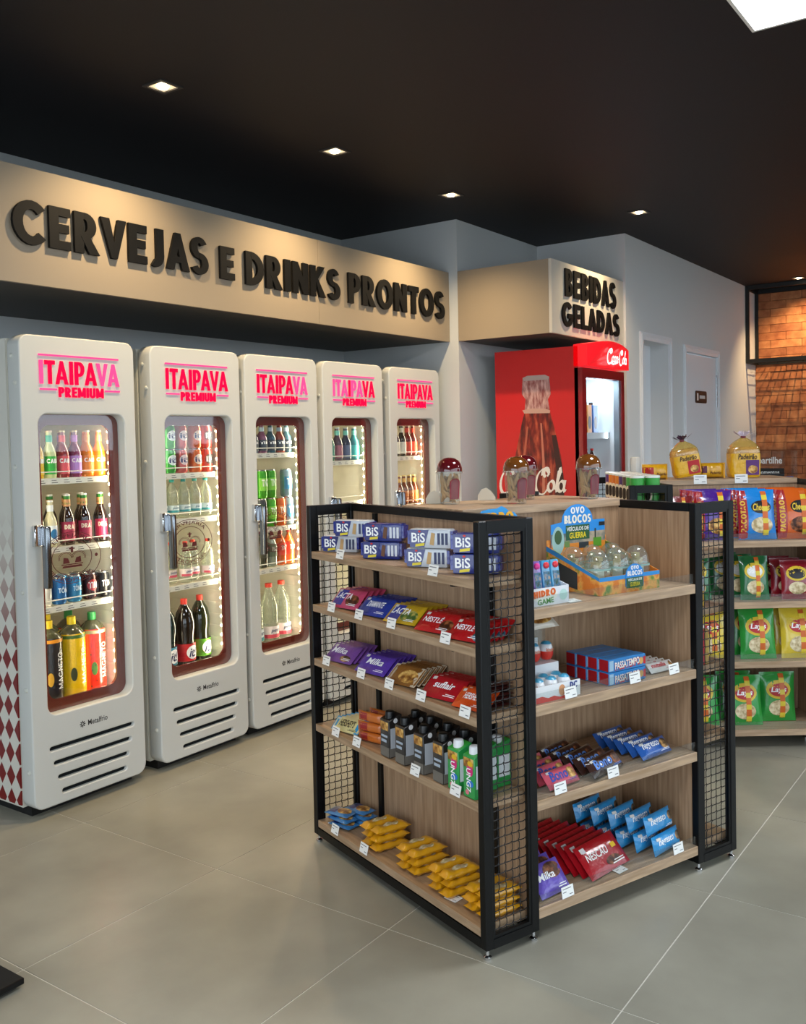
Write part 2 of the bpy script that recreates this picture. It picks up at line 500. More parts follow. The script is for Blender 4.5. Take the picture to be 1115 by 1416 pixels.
obj('housing', bevelled(MB().box(-.045, -.05, 0, .045, 0, .15), .015), M_WHITEP, ds, True)
obj('nozzle', MB().box(-.02, -.045, -.02, .02, -.01, .0), mat('#b9bdc0', .4), ds)
# brick wall
bw = struct('wall_back', MB().box(XB, YF, 0, XB+.1, YD+.1, ZC), mat('#6a3b25', .9))
BM = [ramp_mat('fired_clay_%d' % i, a, b, 14, .85, 6, (1, 1, 1), .3, 'World', .3, .7) for i, (a, b) in enumerate((('#8a4f30', '#b8764c'), ('#945636', '#c07f52'), ('#7d472c', '#a96c48'), ('#9a5b38', '#c88a5c')))]
bl, bh = .30, .0795
bme = [MB().box(0, 0, .002, .022, bl-.004, bh-.002).mesh('brick', m) for m in BM]
nrow = int(ZC/bh)
nb = 0
for r in range(nrow, -1, -1):
    for c in range(0, 5):
        y1 = YD - (c*bl) + (bl*.5 if r % 2 else 0)
        y0 = y1 - bl
        if r*bh < .75 or y0 < YD-1.05 or r*bh+bh > ZC+.01: continue
        b = bpy.data.objects.new('brick', bme[random.randrange(4)]); COL.objects.link(b); b.parent = bw
        s = 1.0
        if y1 > YD: s = (YD-y0)/bl
        b.location = (XB-.02+random.uniform(-.004, .003), y0, r*bh); b.scale = (1, s, 1); nb += 1
# the rest of the shell, out of view
struct('wall_entrance', MB().box(-2.6, 3.2, 0, -2.5, YW+.1, ZC).box(-2.6, YF, 0, -2.5, -2.8, ZC).box(-2.6, -2.8, 2.65, -2.5, 3.2, ZC), M_WALL)
stf = MB().box(-2.5, YF-.12, 0, XB+.1, YF, .12).box(-2.5, YF-.12, 2.98, XB+.1, YF, ZC)
struct('wall_right', stf, M_WALL)
wf = MB()
for i in range(9):
    x = -2.5+i*1.57; wf.box(x-.035, YF-.08, .12, x+.035, YF-.02, 2.98)
wf.box(-2.5, YF-.08, 2.2, XB, YF-.02, 2.26)
w1 = struct('window_1', wf, M_BLACKM)
for i in range(8):
    obj('glass_pane', MB().poly([(-2.465+i*1.57, YF-.05, .12), (-.965+i*1.57, YF-.05, .12), (-.965+i*1.57, YF-.05, 2.98), (-2.465+i*1.57, YF-.05, 2.98)]), M_GLASS, w1)
struct('ground_outside', MB().box(-30, -45, -.2, 40, YF-.13, -.1), mat('#77756f', .9))
gs = MB()
for i in range(26): gs.box(-28+i*2.6, -24-(i % 3), -.1, -26.2+i*2.6, -21, .9+(i*7 % 5)*.2)
struct('hedge_outside', gs, mat('#3c4438', .9))

# ------------------------------------------------------------------ sign boards
sb = thing('sign_board', 'long beige overhead sign board reading cervejas e drinks prontos above white fridges', 'sign')
obj('fascia', MB().box(.6, YS, Z0S, 4.0, YS+.02, Z1S).box(4.002, YS, Z0S, XP-.001, YS+.02, Z1S), M_BOARD, sb)
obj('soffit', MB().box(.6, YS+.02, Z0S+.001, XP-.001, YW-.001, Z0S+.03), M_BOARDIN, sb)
letters(sb, 'CERVEJAS', 2.147, 3.171, 2.415, 2.585, YS, .014, .24, M_SIGN, 'letter', .003, .10)
letters(sb, 'E', 3.25, 3.346, 2.412, 2.57, YS, .014, .24, M_SIGN, 'letter', .003, .10)
letters(sb, 'DRINKS', 3.424, 4.172, 2.405, 2.572, YS, .014, .24, M_SIGN, 'letter', .003, .10)
letters(sb, 'PRONTOS', 4.25, 5.268, 2.402, 2.575, YS, .014, .24, M_SIGN, 'letter', .003, .10)
sb2 = thing('sign_board', 'box shaped beige sign reading bebidas geladas above the red cooler', 'sign')
obj('fascia', MB().box(XP, YB2, Z0S, XI-.001, YB2+.02, Z1S), mat('#cfc9bd', .45), sb2)
obj('side_panel', MB().box(XP, YB2+.021, Z0S, XP+.02, YP-.001, Z1S), M_BOARD, sb2)
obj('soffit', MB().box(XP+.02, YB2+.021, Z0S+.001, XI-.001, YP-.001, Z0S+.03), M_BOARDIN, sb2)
letters(sb2, 'BEBIDAS', 5.528, 6.352, 2.505, 2.682, YB2, .011, .235, M_SIGN, 'letter', .002, .12)
letters(sb2, 'GELADAS', 5.478, 6.408, 2.314, 2.466, YB2, .011, .235, M_SIGN, 'letter', .002, .12)

# ------------------------------------------------------------------ ceiling lights
WARM = (1.0, .74, .42)
def downlight(x, y, label, energy, aim, blend=.6, angle=75, col=WARM, soft=.025):
    t = thing('recessed_downlight', label, 'downlight', T(x, y, ZC), 'recessed square downlights')
    s = .058
    fr = MB().box(-s, -s, -.006, s, -s+.014, 0).box(-s, s-.014, -.006, s, s, 0).box(-s, -s+.014, -.006, -s+.014, s-.014, 0).box(s-.014, -s+.014, -.006, s, s-.014, 0)
    obj('frame', fr, mat('#3a3633', .5), t)
    q = s-.014
    obj('reflector', MB().poly([(-q,-q,-.001),(q,-q,-.001),(q,q,-.001),(-q,q,-.001)]), mat('#e8d7b4', .4, emit=.7), t)
    obj('lamp', MB().lathe([(.024, -.004), (.02, -.009), (.0, -.011)], 12, cap=False), emit_mat('downlight_lamp', '#ffeccb', 25), t)
    d = bpy.data.lights.new('downlight_beam', 'SPOT'); d.energy = energy; d.color = col; d.spot_size = math.radians(angle); d.spot_blend = blend; d.shadow_soft_size = soft
    l = bpy.data.objects.new('downlight_beam', d); COL.objects.link(l); l.location = (x, y, ZC-.03)
    l.rotation_euler = Vector(aim).to_track_quat('-Z', 'Y').to_euler()
downlight(2.614, 3.004, 'square ceiling downlight above the first word of the long sign', 82, (0, .06, -1), 1.0, 125)
downlight(3.712, 3.002, 'square ceiling downlight above the middle of the long sign', 82, (0, .06, -1), 1.0, 125)
downlight(4.80, 3.000, 'square ceiling downlight near the right end of the long sign', 82, (0, .06, -1), 1.0, 125)
downlight(5.962, 2.282, 'square ceiling downlight in front of the red cooler sign', 55, (0, .25, -1), 1.0, 115)
downlight(9.469, 2.065, 'small ceiling downlight near the brick wall', 85, (.35, -.1, -1), .8, 125, (1, .66, .32), .008)
def led_panel(x, y, s, label):
    t = thing('ceiling_panel_light', label, 'ceiling light', T(x, y, ZC), 'square ceiling panel lights')
    obj('frame', MB().box(-s-.012, -s-.012, -.012, s+.012, -s, 0).box(-s-.012, s, -.012, s+.012, s+.012, 0).box(-s-.012, -s, -.012, -s, s, 0).box(s, -s, -.012, s+.012, s, 0), M_WHITEP, t)
    obj('diffuser', MB().box(-s, -s, -.009, s, s, -.001), M_PANEL, t)
    area('panel_light_beam', (x, y, ZC-.02), (0, 0, -1), 2*s, 2*s, 31, (.93, .97, 1))
led_panel(3.26, .62, .30, 'bright white square panel light at the ceiling edge')
led_panel(.4, .62, .30, 'added square panel light behind the viewpoint, unseen')  # added unseen lamp, lifts the general room light
led_panel(6.3, -1.2, .30, 'added square panel light over the far aisle, unseen')  # another added lamp out of view, brightens the aisle side

# ------------------------------------------------------------------ products: prototypes
def prod(name, cat):
    return thing(name, 'x', cat)
def pouch_shape(w, h, t, seal=.012, nu=12, nv=14, pw=2.4, pv=2.6, crinkle=.0, seed=0):
    """pillow bag, base at z=0, front at -y. Returns (mesh, surface map)"""
    rnd = random.Random(seed)
    ph = [rnd.uniform(0, 6.28) for _ in range(6)]
    def th(x, z):
        u = min(1, abs(x)/(w/2)); zz = min(max((z-seal)/(h-2*seal), 0), 1)
        v = min(1, abs(2*zz-1))
        b = max(0, 1-u**pw)**.6*max(0, 1-v**pv)**.6
        cr = 1+crinkle*(math.sin(38*x/w+ph[0])*(v**2)+.6*math.sin(9*zz+7*x/w+ph[1]))
        return t/2*b*cr
    def front(x, z, e): return (x*(1-.05*math.sin(PI*min(max(z/h, 0), 1))), -th(x, z)-e, z)
    mb = MB()
    mb.grid(lambda u, v: front((u-.5)*w, v*h, .0006), nu, nv)
    mb.grid(lambda u, v: (lambda p: (p[0], -p[1], p[2]))(front((u-.5)*w, v*h, .0006)), nu, nv)
    n = nu+1
    k = (nu+1)*(nv+1)
    for i in range(nu): mb.f += [(i, i+1, k+i+1, k+i), (nv*n+i, nv*n+i+1, k+nv*n+i+1, k+nv*n+i)]
    for j in range(nv): mb.f += [(j*n, (j+1)*n, k+(j+1)*n, k+j*n), (j*n+nu, (j+1)*n+nu, k+(j+1)*n+nu, k+j*n+nu)]
    return mb, (lambda x, z, e: front(x, h/2+z, .0008+e))
def flow_shape(w, h, t, seal=.01, nu=16, nv=8, crinkle=.12, seed=0):
    """flow-pack bar: crimped seals left and right, base at z=0"""
    rnd = random.Random(seed); ph = rnd.uniform(0, 6)
    def th(x, z):
        u = min(1, max(0, (abs(x)-(w/2-seal-.02))/.02)); v = abs(2*z/h-1)
        b = max(0, 1-u**2)**.5*max(0, 1-v**3.2)**.5
        return t/2*b*(1+crinkle*math.sin(x*130+ph)*.4)
    def zz(x, z):
        u = min(1, max(0, (abs(x)-(w/2-seal-.02))/.02)); return h/2+(z-h/2)*(1-.0*u)
    def front(x, z, e): return (x, -th(x, z)-e, zz(x, z))
    mb = MB()
    mb.grid(lambda u, v: front((u-.5)*w, v*h, .0005), nu, nv)
    mb.grid(lambda u, v: (lambda p: (p[0], -p[1], p[2]))(front((u-.5)*w, v*h, .0005)), nu, nv)
    n = nu+1; k = n*(nv+1)
    for i in range(nu): mb.f += [(i, i+1, k+i+1, k+i), (nv*n+i, nv*n+i+1, k+nv*n+i+1, k+nv*n+i)]
    for j in range(nv): mb.f += [(j*n, (j+1)*n, k+(j+1)*n, k+j*n), (j*n+nu, (j+1)*n+nu, k+(j+1)*n+nu, k+j*n+nu)]
    return mb, (lambda x, z, e: front(x, h/2+z, .0008+e))
def box_shape(w, d, h, bev=.002):
    return bevelled(MB().box(-w/2, -d/2, 0, w/2, d/2, h), bev, 1), flat_map(d+.0002, h/2)

# ---- bottles and cans
def lathe_prod(name, cat, prof, m, seg=16): 
    t = prod(name, cat); obj('body', MB().lathe(prof, seg), m, t, True); return t
def ring_part(root, name, r, z0, z1, m, seg=18): return obj(name, MB().lathe([(r, z0), (r, z1)], seg, cap=False), m, root, True)
def longneck(name, liquid, neck, cap, label, word, wcol='#ffffff', h=.205, r=.029):
    m = mat(liquid, .08, 0, .6, .6)
    t = lathe_prod(name, 'bottle', [(r*.9, 0), (r, .006), (r, h*.52), (r*.86, h*.60), (r*.5, h*.72), (r*.44, h*.80), (r*.42, h*.97)], m)
    ring_part(t, 'neck_label', r*.5, h*.76, h*.90, mat(neck, .4))
    obj('cap', MB().lathe([(r*.48, h*.965), (r*.50, h*.975), (r*.46, h)], 12), mat(cap, .3, .4), t, True)
    S = cyl_map(r+.0004, h*.27)
    deco(t, 'label_band', d_rect(S, -r*1.5, -h*.19, r*1.5, h*.19, nu=10), mat(label, .4))
    if word: deco(t, 'lettering', d_heavy(S, word, 0, h*.09, r*2.0, h*.09, .001), mat(wcol, .5))
    return t
def can(name, body, word, wcol, h=.115, r=.0325, accent=None, band=None):
    t = lathe_prod(name, 'can', [(r*.82, 0), (r*.98, .008), (r, .014), (r, h-.016), (r*.86, h-.004), (r*.84, h)], mat(body, .25, .35, .5))
    obj('rim', MB().lathe([(r*.86, h-.005), (r*.88, h-.001), (r*.84, h+.001), (r*.78, h-.003)], 16), mat('#c9ccd0', .2, .9), t, True)
    S = cyl_map(r+.0004, h/2)
    if band: deco(t, 'label_band', d_rect(S, -r*1.1, -h*.22, r*1.1, h*.22, nu=10), mat(band, .4))
    if accent: deco(t, 'accent', d_ell(S, 0, h*.05, r*.85, h*.22), mat(accent, .4))
    if word: deco(t, 'lettering', d_text(S, word, 0, h*.05, r*1.35, h*.24, .05, .0014), mat(wcol, .5))
    return t
def pet(name, h, r, m, cap, label, accent, word, wcol, zl=(.16, .34)):
    prof = [(r*.72, 0), (r*.96, h*.03), (r, h*.06)]
    k = 9
    for i in range(k+1):
        z = h*(.08+.52*i/k); prof.append((r*(1-.035*(i % 2)), z))
    prof += [(r*.96, h*.64), (r*.78, h*.74), (r*.5, h*.84), (r*.33, h*.90), (r*.31, h*.94)]
    t = lathe_prod(name, 'bottle', prof, m)
    obj('cap', MB().lathe([(r*.38, h*.935), (r*.38, h*.995), (r*.34, h)], 14), mat(cap, .4), t, True)
    ring_part(t, 'label_band', r*1.006, h*zl[0], h*zl[1], mat(label, .4))
    S = cyl_map(r*1.006+.0004, h*(zl[0]+zl[1])/2)
    hh = h*(zl[1]-zl[0])
    deco(t, 'accent', d_rect(S, -r*1.4, -hh*.48, r*1.4, -hh*.18, nu=8), mat(accent, .4))
    if word: deco(t, 'lettering', d_text(S, word, 0, hh*.1, r*1.3, hh*.36, .04, .0014, 0, .2), mat(wcol, .5))
    return t
def soda2l(name, body, label, cap, word):
    h, r = .35, .052
    prof = [(r*.7, 0), (r*.95, .012), (r, .03), (r*.97, .10), (r*.88, .15), (r*.90, .17), (r, .21), (r*.98, .24), (r*.78, .285), (r*.45, .315), (r*.28, .328), (r*.27, .34)]
    t = lathe_prod(name, 'bottle', prof, mat(body, .06, 0, .6, .7), 20)
    obj('cap', MB().lathe([(r*.33, .325), (r*.33, .35), (r*.30, .352)], 14), mat(cap, .4), t, True)
    ring_part(t, 'label_band', r*1.01, .045, .132, mat(label, .4))
    S = cyl_map(r*1.01+.0004, .088)
    deco(t, 'accent', d_ell(S, .006, 0, r*.72, .034), mat('#ffffff', .4))
    deco(t, 'lettering', d_text(S, word, .006, 0, r*.95, .046, .07, .0014, 0, .3), mat('#15205a', .5))
    return t
def sleeve_bottle(name, body, cap, top, word, wcol, dots=None, accent=None):
    h, r = .37, .058
    prof = [(r*.8, 0), (r*.98, .012), (r, .03), (r, .275), (r*.95, .297)]
    t = lathe_prod(name, 'bottle', prof, mat(body, .22, 0, .6, .5, .25, 60), 22)
    obj('shoulder', MB().lathe([(r*.95, .297), (r*.80, .312), (r*.5, .327), (r*.30, .334), (r*.27, .345)], 20), mat('#4a4a34', .1, 0, .6, .5), t, True)
    ring_part(t, 'top_band', r*1.005, .277, .292, mat(top, .4))
    obj('cap', MB().lathe([(r*.33, .335), (r*.33, .368), (r*.30, .37)], 14), mat(cap, .4), t, True)
    S = cyl_map(r+.0005, .14)
    deco(t, 'lettering', join(d_heavy(S, word.replace('G', 'G'), .018, .015, .16, .026, .001, 90, .16, .12)), mat(wcol, .4))
    if dots: deco(t, 'printed_seeds', join(*[d_ell(S, -.045+.02*(i % 3)+.004*(i % 2), -.1+.024*i, .003, .004, .001, 8, 1) for i in range(9)]), mat(dots, .5)).__setitem__('kind', 'stuff')
    if accent: deco(t, 'accent', d_ell(S, -.03, -.02, .014, .03), mat(accent, .5))
    return t

# ------------------------------------------------------------------ fridges
FY, FZ0, FZ1, FW, FD = 3.422, .12, 2.066, .568, .084
FX = [2.194, 2.853, 3.456, 4.073, 4.710]
SH = {0: [1.462, 1.165, .912], 1: [1.455, 1.232, .908], 2: [1.54, 1.135, .912], 3: [1.48, 1.235, .912], 4: [1.49, 1.172, .912]}
FLOORZ = .4835
win = rrect(.077, .497, .507, 1.745, .045)
slots = [rrect(.079+.0175*i, .358-.0625*i-.009, .505-.0155*i, .358-.0625*i+.009, .0089, 4) for i in range(4)]
BV = .006
def inset(pts, x0, y0, x1, y1, d): return rrect(x0+d, y0+d, x1-d, y1-d, .045, 6)
door_mb = plate_mb([rrect(BV, FZ0+BV, FW-BV, FZ1-BV, .04), rrect(.077-BV, .497-BV, .507+BV, 1.745+BV, .05)] +
                   [rrect(.079+.0175*i-.004, .358-.0625*i-.013, .505-.0155*i+.004, .358-.0625*i+.013, .0125, 4) for i in range(4)], FD/2-BV, 0)
door_mb = plate_mb([rrect(0, FZ0, FW, FZ1, .045), win] + slots, FD/2-BV, BV, -BV)
DOOR = door_mb.xf(lambda x, y, z: (x, FD/2-z, y)).mesh('door', M_PLASTIC, True)
def diamonds():
    m = bpy.data.materials.new('printed_diamond_pattern'); m.use_nodes = True
    nt = m.node_tree; b = nt.nodes['Principled BSDF']; b.inputs['Roughness'].default_value = .4
    N = lambda op, a=None, c=None: (lambda n: (setattr(n, 'operation', op), n)[1])(nt.nodes.new('ShaderNodeMath'))
    tc = nt.nodes.new('ShaderNodeTexCoord'); sp = nt.nodes.new('ShaderNodeSeparateXYZ')
    nt.links.new(tc.outputs['Object'], sp.inputs[0])
    def math1(op, i0, v1):
        n = N(op); nt.links.new(i0, n.inputs[0])
        if isinstance(v1, (int, float)): n.inputs[1].default_value = v1
        elif v1 is not None: nt.links.new(v1, n.inputs[1])
        return n.outputs[0]
    def tri(out, s):   # |frac(x*s)-.5|*2
        a = math1('MULTIPLY', out, s); f = math1('FRACT', a, None); g = math1('SUBTRACT', f, .5); h = math1('ABSOLUTE', g, None)
        return math1('MULTIPLY', h, 2.0)
    # checkerboard of diamonds: |u|+|v| < 1 and its half-shifted twin are the lozenges
    u = tri(sp.outputs['Y'], 1/.066); v = tri(sp.outputs['Z'], 1/.098)
    sm = math1('ADD', u, v); d = math1('SUBTRACT', sm, 1.0); lz = math1('GREATER_THAN', d, .07)
    lz2 = math1('LESS_THAN', d, -.07); lz = math1('MAXIMUM', lz2, 0.0)
    # print fades out towards the top of the cabinet (an ink gradient of the sticker)
    fade = nt.nodes.new('ShaderNodeMapRange'); fade.inputs['From Min'].default_value = .75; fade.inputs['From Max'].default_value = 1.35; fade.inputs['To Min'].default_value = 1; fade.inputs['To Max'].default_value = .0
    nt.links.new(sp.outputs['Z'], fade.inputs['Value'])
    k = math1('MULTIPLY', lz, fade.outputs[0])
    mx = nt.nodes.new('ShaderNodeMix'); mx.data_type = 'RGBA'; mx.inputs['A'].default_value = lin('#d8d5c9'); mx.inputs['B'].default_value = lin('#7a120f')
    nt.links.new(k, mx.inputs['Factor']); nt.links.new(mx.outputs['Result'], b.inputs['Base Color'])
    return m
M_DIAM = diamonds()
PN = .045   # pane depth behind the door front
def ring_plate(o, i, e): return plate_mb([o, i], e)
band_me = plate_mb([rrect(.06, .48, .524, 1.762, .05), rrect(.115, .545, .462, 1.70, .045)], .006).xf(lambda x, y, z: (x, PN+.012-z, y)).mesh('pane_border', M_BAND)
pane_me = plate_mb([rrect(.06, .48, .524, 1.762, .05)], 0).xf(lambda x, y, z: (x, PN, y)).mesh('glass_pane', M_GLASS)
slot_shade_me = MB().box(.05, .016, .14, .53, .02, .39).mesh('slot_shade_sheet', mat('#12181b', .7, 0, .2))  # dark sheet close behind the door front, standing in for shade inside the slots
# outline sticker on the glass: two rings, lettering on an arc, a crown
def sticker_mb():
    cx, cz, R1, R2, R3 = .245, 1.135, .146, .100, .123
    ps = [plate_mb([ell(0, 0, R1, R1, 48), ell(0, 0, R1-.0035, R1-.0035, 48)], 0), plate_mb([ell(0, 0, R2, R2, 48), ell(0, 0, R2-.0035, R2-.0035, 48)], 0)]
    def arc(word, mid, span, flip):
        mb = fit(text_mb(word, .012, 0, 3), span*R3, .027)
        def f(x, y, z):
            if not flip: a = math.radians(mid)-x/R3; r = R3+y
            else: a = math.radians(mid)+x/R3; r = R3-y
            return (r*math.cos(a), r*math.sin(a), 0)
        return mb.xf(f)
    ps += [arc('CERVEJARIA', 95, 2.0, False), arc('PETRÓPOLIS', 265, 1.9, True)]
    cr = MB()
    for q in ([(-.05, -.055), (.05, -.055), (.045, -.043), (-.045, -.043)], [(-.052, -.04), (.052, -.04), (.054, -.034), (-.054, -.034)],
              [(-.045, -.03), (-.012, -.03), (-.02, -.002), (-.042, .004)], [(.045, -.03), (.012, -.03), (.02, -.002), (.042, .004)],
              [(-.006, .03), (.006, .03), (.006, .062), (-.006, .062)], [(-.014, .048), (.014, .048), (.014, .055), (-.014, .055)]): cr.poly([(x, y, 0) for x, y in q])
    for sx in (-1, 1):
        for R in (.03, .036): cr.v and cr.poly([(sx*(.033+R*math.cos(t)), .0+R*math.sin(t), 0) for t in [math.radians(-20+20*i) for i in range(11)]] + [(sx*(.033+(R-.0025)*math.cos(t)), .0+(R-.0025)*math.sin(t), 0) for t in [math.radians(180-20*i) for i in range(11)]])
    for sx in (-1, 1):
        for r0 in (.008,): cr.poly([(sx*.122+p[0], .0+p[1], 0) for p in ell(0, 0, r0, r0*1.3, 10)])
    ps.append(cr)
    return join(*ps).xf(lambda x, y, z: (cx+x, PN-.002, cz+y*.76))
sticker_me = sticker_mb().mesh('glass_sticker', M_STICK, fixn=False)
def metalfrio():
    S = lambda x, z, e: (x, -.0004-e, z)
    p = [d_text(S, 'Metalfrio', .315, .425, .1, .024, .012, 0)]
    c = MB()
    for k in range(8):
        a = k*PI/4; d = (math.cos(a), math.sin(a)); n = (-d[1]*.0022, d[0]*.0022)
        c.poly([S(.238+d[0]*.004+n[0], .425+d[1]*.004+n[1], 0), S(.238+d[0]*.014+n[0], .425+d[1]*.014+n[1], 0), S(.238+d[0]*.014-n[0], .425+d[1]*.014-n[1], 0), S(.238+d[0]*.004-n[0], .425+d[1]*.004-n[1], 0)])
    return join(p[0], c).mesh('maker_lettering', M_INK, fixn=False)
maker_me = metalfrio()
hb_me = bevelled(MB().box(.03, -.022, 1.205, .074, .004, 1.292), .004, 1).mesh('handle', M_CHROME, True)
hl_me = bevelled(MB().box(.058, -.052, 1.03, .086, -.02, 1.285), .008, 2).mesh('lever', mat('#8e9296', .16, 1.0), True)
bolt_me = MB().lathe([(.010, 0), (.009, .005), (.004, .008), (.0, .0085)], 10, cap=False).xf(lambda x, y, z: (-z, y, x)).mesh('bolt', M_PLASTIC2, True)
cab = MB()
cab.box(.008, FD+.012, FZ0, .045, .70, FZ1-.012).box(FW-.045, FD+.012, FZ0, FW-.008, .70, FZ1-.012).box(.045, .66, FZ0, FW-.045, .70, FZ1-.012)
cab.box(.045, FD+.012, 1.80, FW-.045, .66, FZ1-.012).box(.045, FD+.012, FZ0, FW-.045, .66, FLOORZ-.0015)
cab_me = cab.mesh('cabinet', M_LINER)
base_me = MB().box(.03, .07, FLZ, FW-.03, .68, FZ0).mesh('base', M_BLACKM)
gasket_me = MB().box(.02, FD, FZ0+.02, .03, FD+.014, FZ1-.03).box(FW-.03, FD, FZ0+.02, FW-.02, FD+.014, FZ1-.03).mesh('gasket', mat('#7d8f96', .6))
rib = MB()
for i in range(20): rib.box(FW-.0495, .13, .54+.06*i, FW-.045, .62, .552+.06*i)
rib_me = rib.mesh('shelf_rack', M_LINER)
led = MB().box(FW-.075, .098, .52, FW-.062, .106, 1.74)
leddots = MB()
for i in range(26): leddots.lathe([(.0075, 0), (.005, .005), (0, .006)], 8, cap=False)
n8 = len(leddots.v)//26
leddots.v = [(FW-.075-p[2], .102+p[0]*.6, .54+1.18*(k//n8)/25+p[1]) for k, p in enumerate(leddots.v)]
shelf_me = MB()
shelf_me.box(.047, .12, -.014, FW-.047, .128, .012)
for i in range(13): shelf_me.box(.05+.0377*i, .128, -.006, .056+.0377*i, .62, -.001)
shelf_me = shelf_me.mesh('shelf', mat('#f4f0e0', .4))
guard_me = MB().tube([(.052, .124, .008), (.052, .114, .035), (.06, .11, .04), (FW-.06, .11, .04), (FW-.052, .114, .035), (FW-.052, .124, .008)], .0028, 6).mesh('wire_guard', mat('#f6f2e4', .35), True)
S = lambda x, z, e: (x, .119-e, z)
tick = join(*[d_rect(S, .09+.06*i, -.008, .09+.06*i+.03, -.0055, .0005, 1, 1) for i in range(6)] + [d_rect(S, .09+.06*i, .002, .09+.06*i+.024, .004, .0005, 1, 1) for i in range(6)])
tick_me = tick.mesh('price_print', M_INK, fixn=False)
pal = [M_NEON, M_NEON2]
PICK = [[1,0,0,0,0,0,1,1], [0]*8, [0,0,0,0,0,0,1,1], [1,1,1,0,1,1,0,0], [0]*8]
FL = ['white drinks fridge with diamond printed side, leftmost of the five', 'white drinks fridge second from the left in the row', 'white drinks fridge in the middle of the row of five', 'white drinks fridge fourth from the left, half hidden behind the rack',
      'white drinks fridge at the right end of the row beside the pillar']
FR = []
for i, fx in enumerate(FX):
    t = thing('drinks_fridge', FL[i], 'fridge', T(fx, FY, 0), 'drinks fridges under the long sign'); FR.append(t)
    obj('cabinet', cab_me, None, t); obj('base', base_me, None, t); obj('gasket', gasket_me, None, t)
    obj('side_panel', MB().box(.002, FD+.014, FZ0+.01, .008, .70, FZ1-.012), M_DIAM if i == 0 else M_PLASTIC2, t)
    d = obj('door', DOOR, None, t)
    obj('slot_shade_sheet', slot_shade_me, None, d); obj('pane_border', band_me, None, d); obj('glass_pane', pane_me, None, d)
    obj('glass_sticker', sticker_me, None, d); obj('maker_lettering', maker_me, None, d); obj('handle', hb_me, None, d); obj('lever', hl_me, None, d)
    for bz in (.28, .62, 1.02, 1.53, 1.87, 1.98):
        b = obj('bolt', bolt_me, None, d); b.location = (0, .03+.022*(int(bz*10) % 2), bz)
    pk = [pal[k] for k in PICK[i]]
    letters(d, 'ITAIPAVA', .088, .482, 1.868, 1.965, 0, .004, .205, None, 'lit_letter', .001, .10, pk)
    letters(d, 'PREMIUM', .176, .398, 1.815, 1.857, 0, .004, .24, M_NEON, 'lit_letter', .001, .12)
    for a, b_, z in ((.085, .480, 1.983), (.088, .168, 1.843), (.406, .484, 1.843)): obj('lit_line', MB().box(a, -.005, z, b_, -.001, z+.007), M_NEON2, d)
    obj('shelf_rack', rib_me, None, t)
    s = obj('led_strip', led, mat('#f6f1e0', .4), t)
    obj('led_diodes', leddots, M_LED, s)['kind'] = 'stuff'
    for sz in SH[i]:
        sh = obj('shelf', shelf_me, None, t); sh.location = (0, 0, sz)
        obj('wire_guard', guard_me, None, sh); obj('price_print', tick_me, None, sh)['kind'] = 'stuff'
    area('fridge_led_light', (fx+FW-.08, FY+.112, 1.12), (-1, .75, 0), .02, 1.2, 2.9, (1, .88, .62))
    area('fridge_led_light', (fx+.08, FY+.112, 1.12), (1, .75, 0), .02, 1.2, 1.6, (1, .88, .62))

def fput(i, proto, x, dy, z, label, rz=0): return put(proto, T(FX[i]+x, FY+dy, z) @ RZ(rz), label, None)
# ---- fridge 1
RX1, Z1a = .2, 1.4745
cab_b = {}
for k, (c, n, l, x, w) in enumerate((('#e6b21c', '#c9d23a', '#e8c22a', .172, 'yellow'), ('#c9d6a0', '#3fb59a', '#2fae3c', .234, 'pale green'), ('#8e1d24', '#e8616e', '#e05260', .298, 'dark red'), ('#7a1d4c', '#c889d8', '#b98ad6', .360, 'purple'), ('#e8841c', '#f0a25c', '#f08f3c', .424, 'orange'), ('#ea8e22', '#f0a860', '#f39a3e', .488, 'light orange'))):
    p = longneck('drink_bottle', c, n, '#d8c8a8', l, 'CABA')
    fput(0, p, x, .165, Z1a, '%s bottled drink on the top shelf of the leftmost fridge' % w)
    q = copy_tree(p); q.matrix_world = T(FX[0]+x-.02, FY+.235, Z1a); q['label'] = '%s bottled drink in the second row, top shelf of the leftmost fridge' % w
p = longneck('beer_bottle', '#221008', '#d89a6a', '#e6e6e0', '#a8284e', 'DRAFT', '#f4e6d0', .222, .031)
obj('neck_foil', MB().lathe([(.0158, .178), (.0146, .218)], 12, cap=False), mat('#2b7a2c', .3, .3), p, True)
for k, (x, dy) in enumerate(((.312, .165), (.398, .165), (.486, .165), (.274, .235), (.356, .238), (.436, .24))):
    fput(0, p, x, dy, 1.178, 'dark beer bottle with green neck, %s on leftmost fridge second shelf' % (['front left', 'front middle', 'front right', 'back left', 'back middle', 'back right'][k]))
p = longneck('tonic_bottle', '#c9c4a0', '#dfe6ea', '#d9dadb', '#dfe8ee', '', h=.20, r=.028)
deco(p, 'emblem', d_ell(cyl_map(.0285, .055), 0, 0, .017, .022, .001), mat('#1f6fa5', .4))
for k, x in enumerate((.165, .228)): fput(0, p, x, .165, 1.178, 'clear tonic bottle with blue emblem, %s on second shelf of leftmost fridge' % ('nearer the handle' if k == 0 else 'beside dark beers'))
cans = [('#e4e4dc', '', '#555555', .185, 'pale grey'), ('#1667a8', 'TÔN', '#e8f2fa', .258, 'deep blue'), ('#2a86b8', 'TÔNIC', '#e8f2fa', .334, 'light blue'), ('#3a1414', 'TIN', '#f2f2f2', .412, 'black and red'), ('#1c1a1c', 'TON', '#f2f2f2', .484, 'black')]
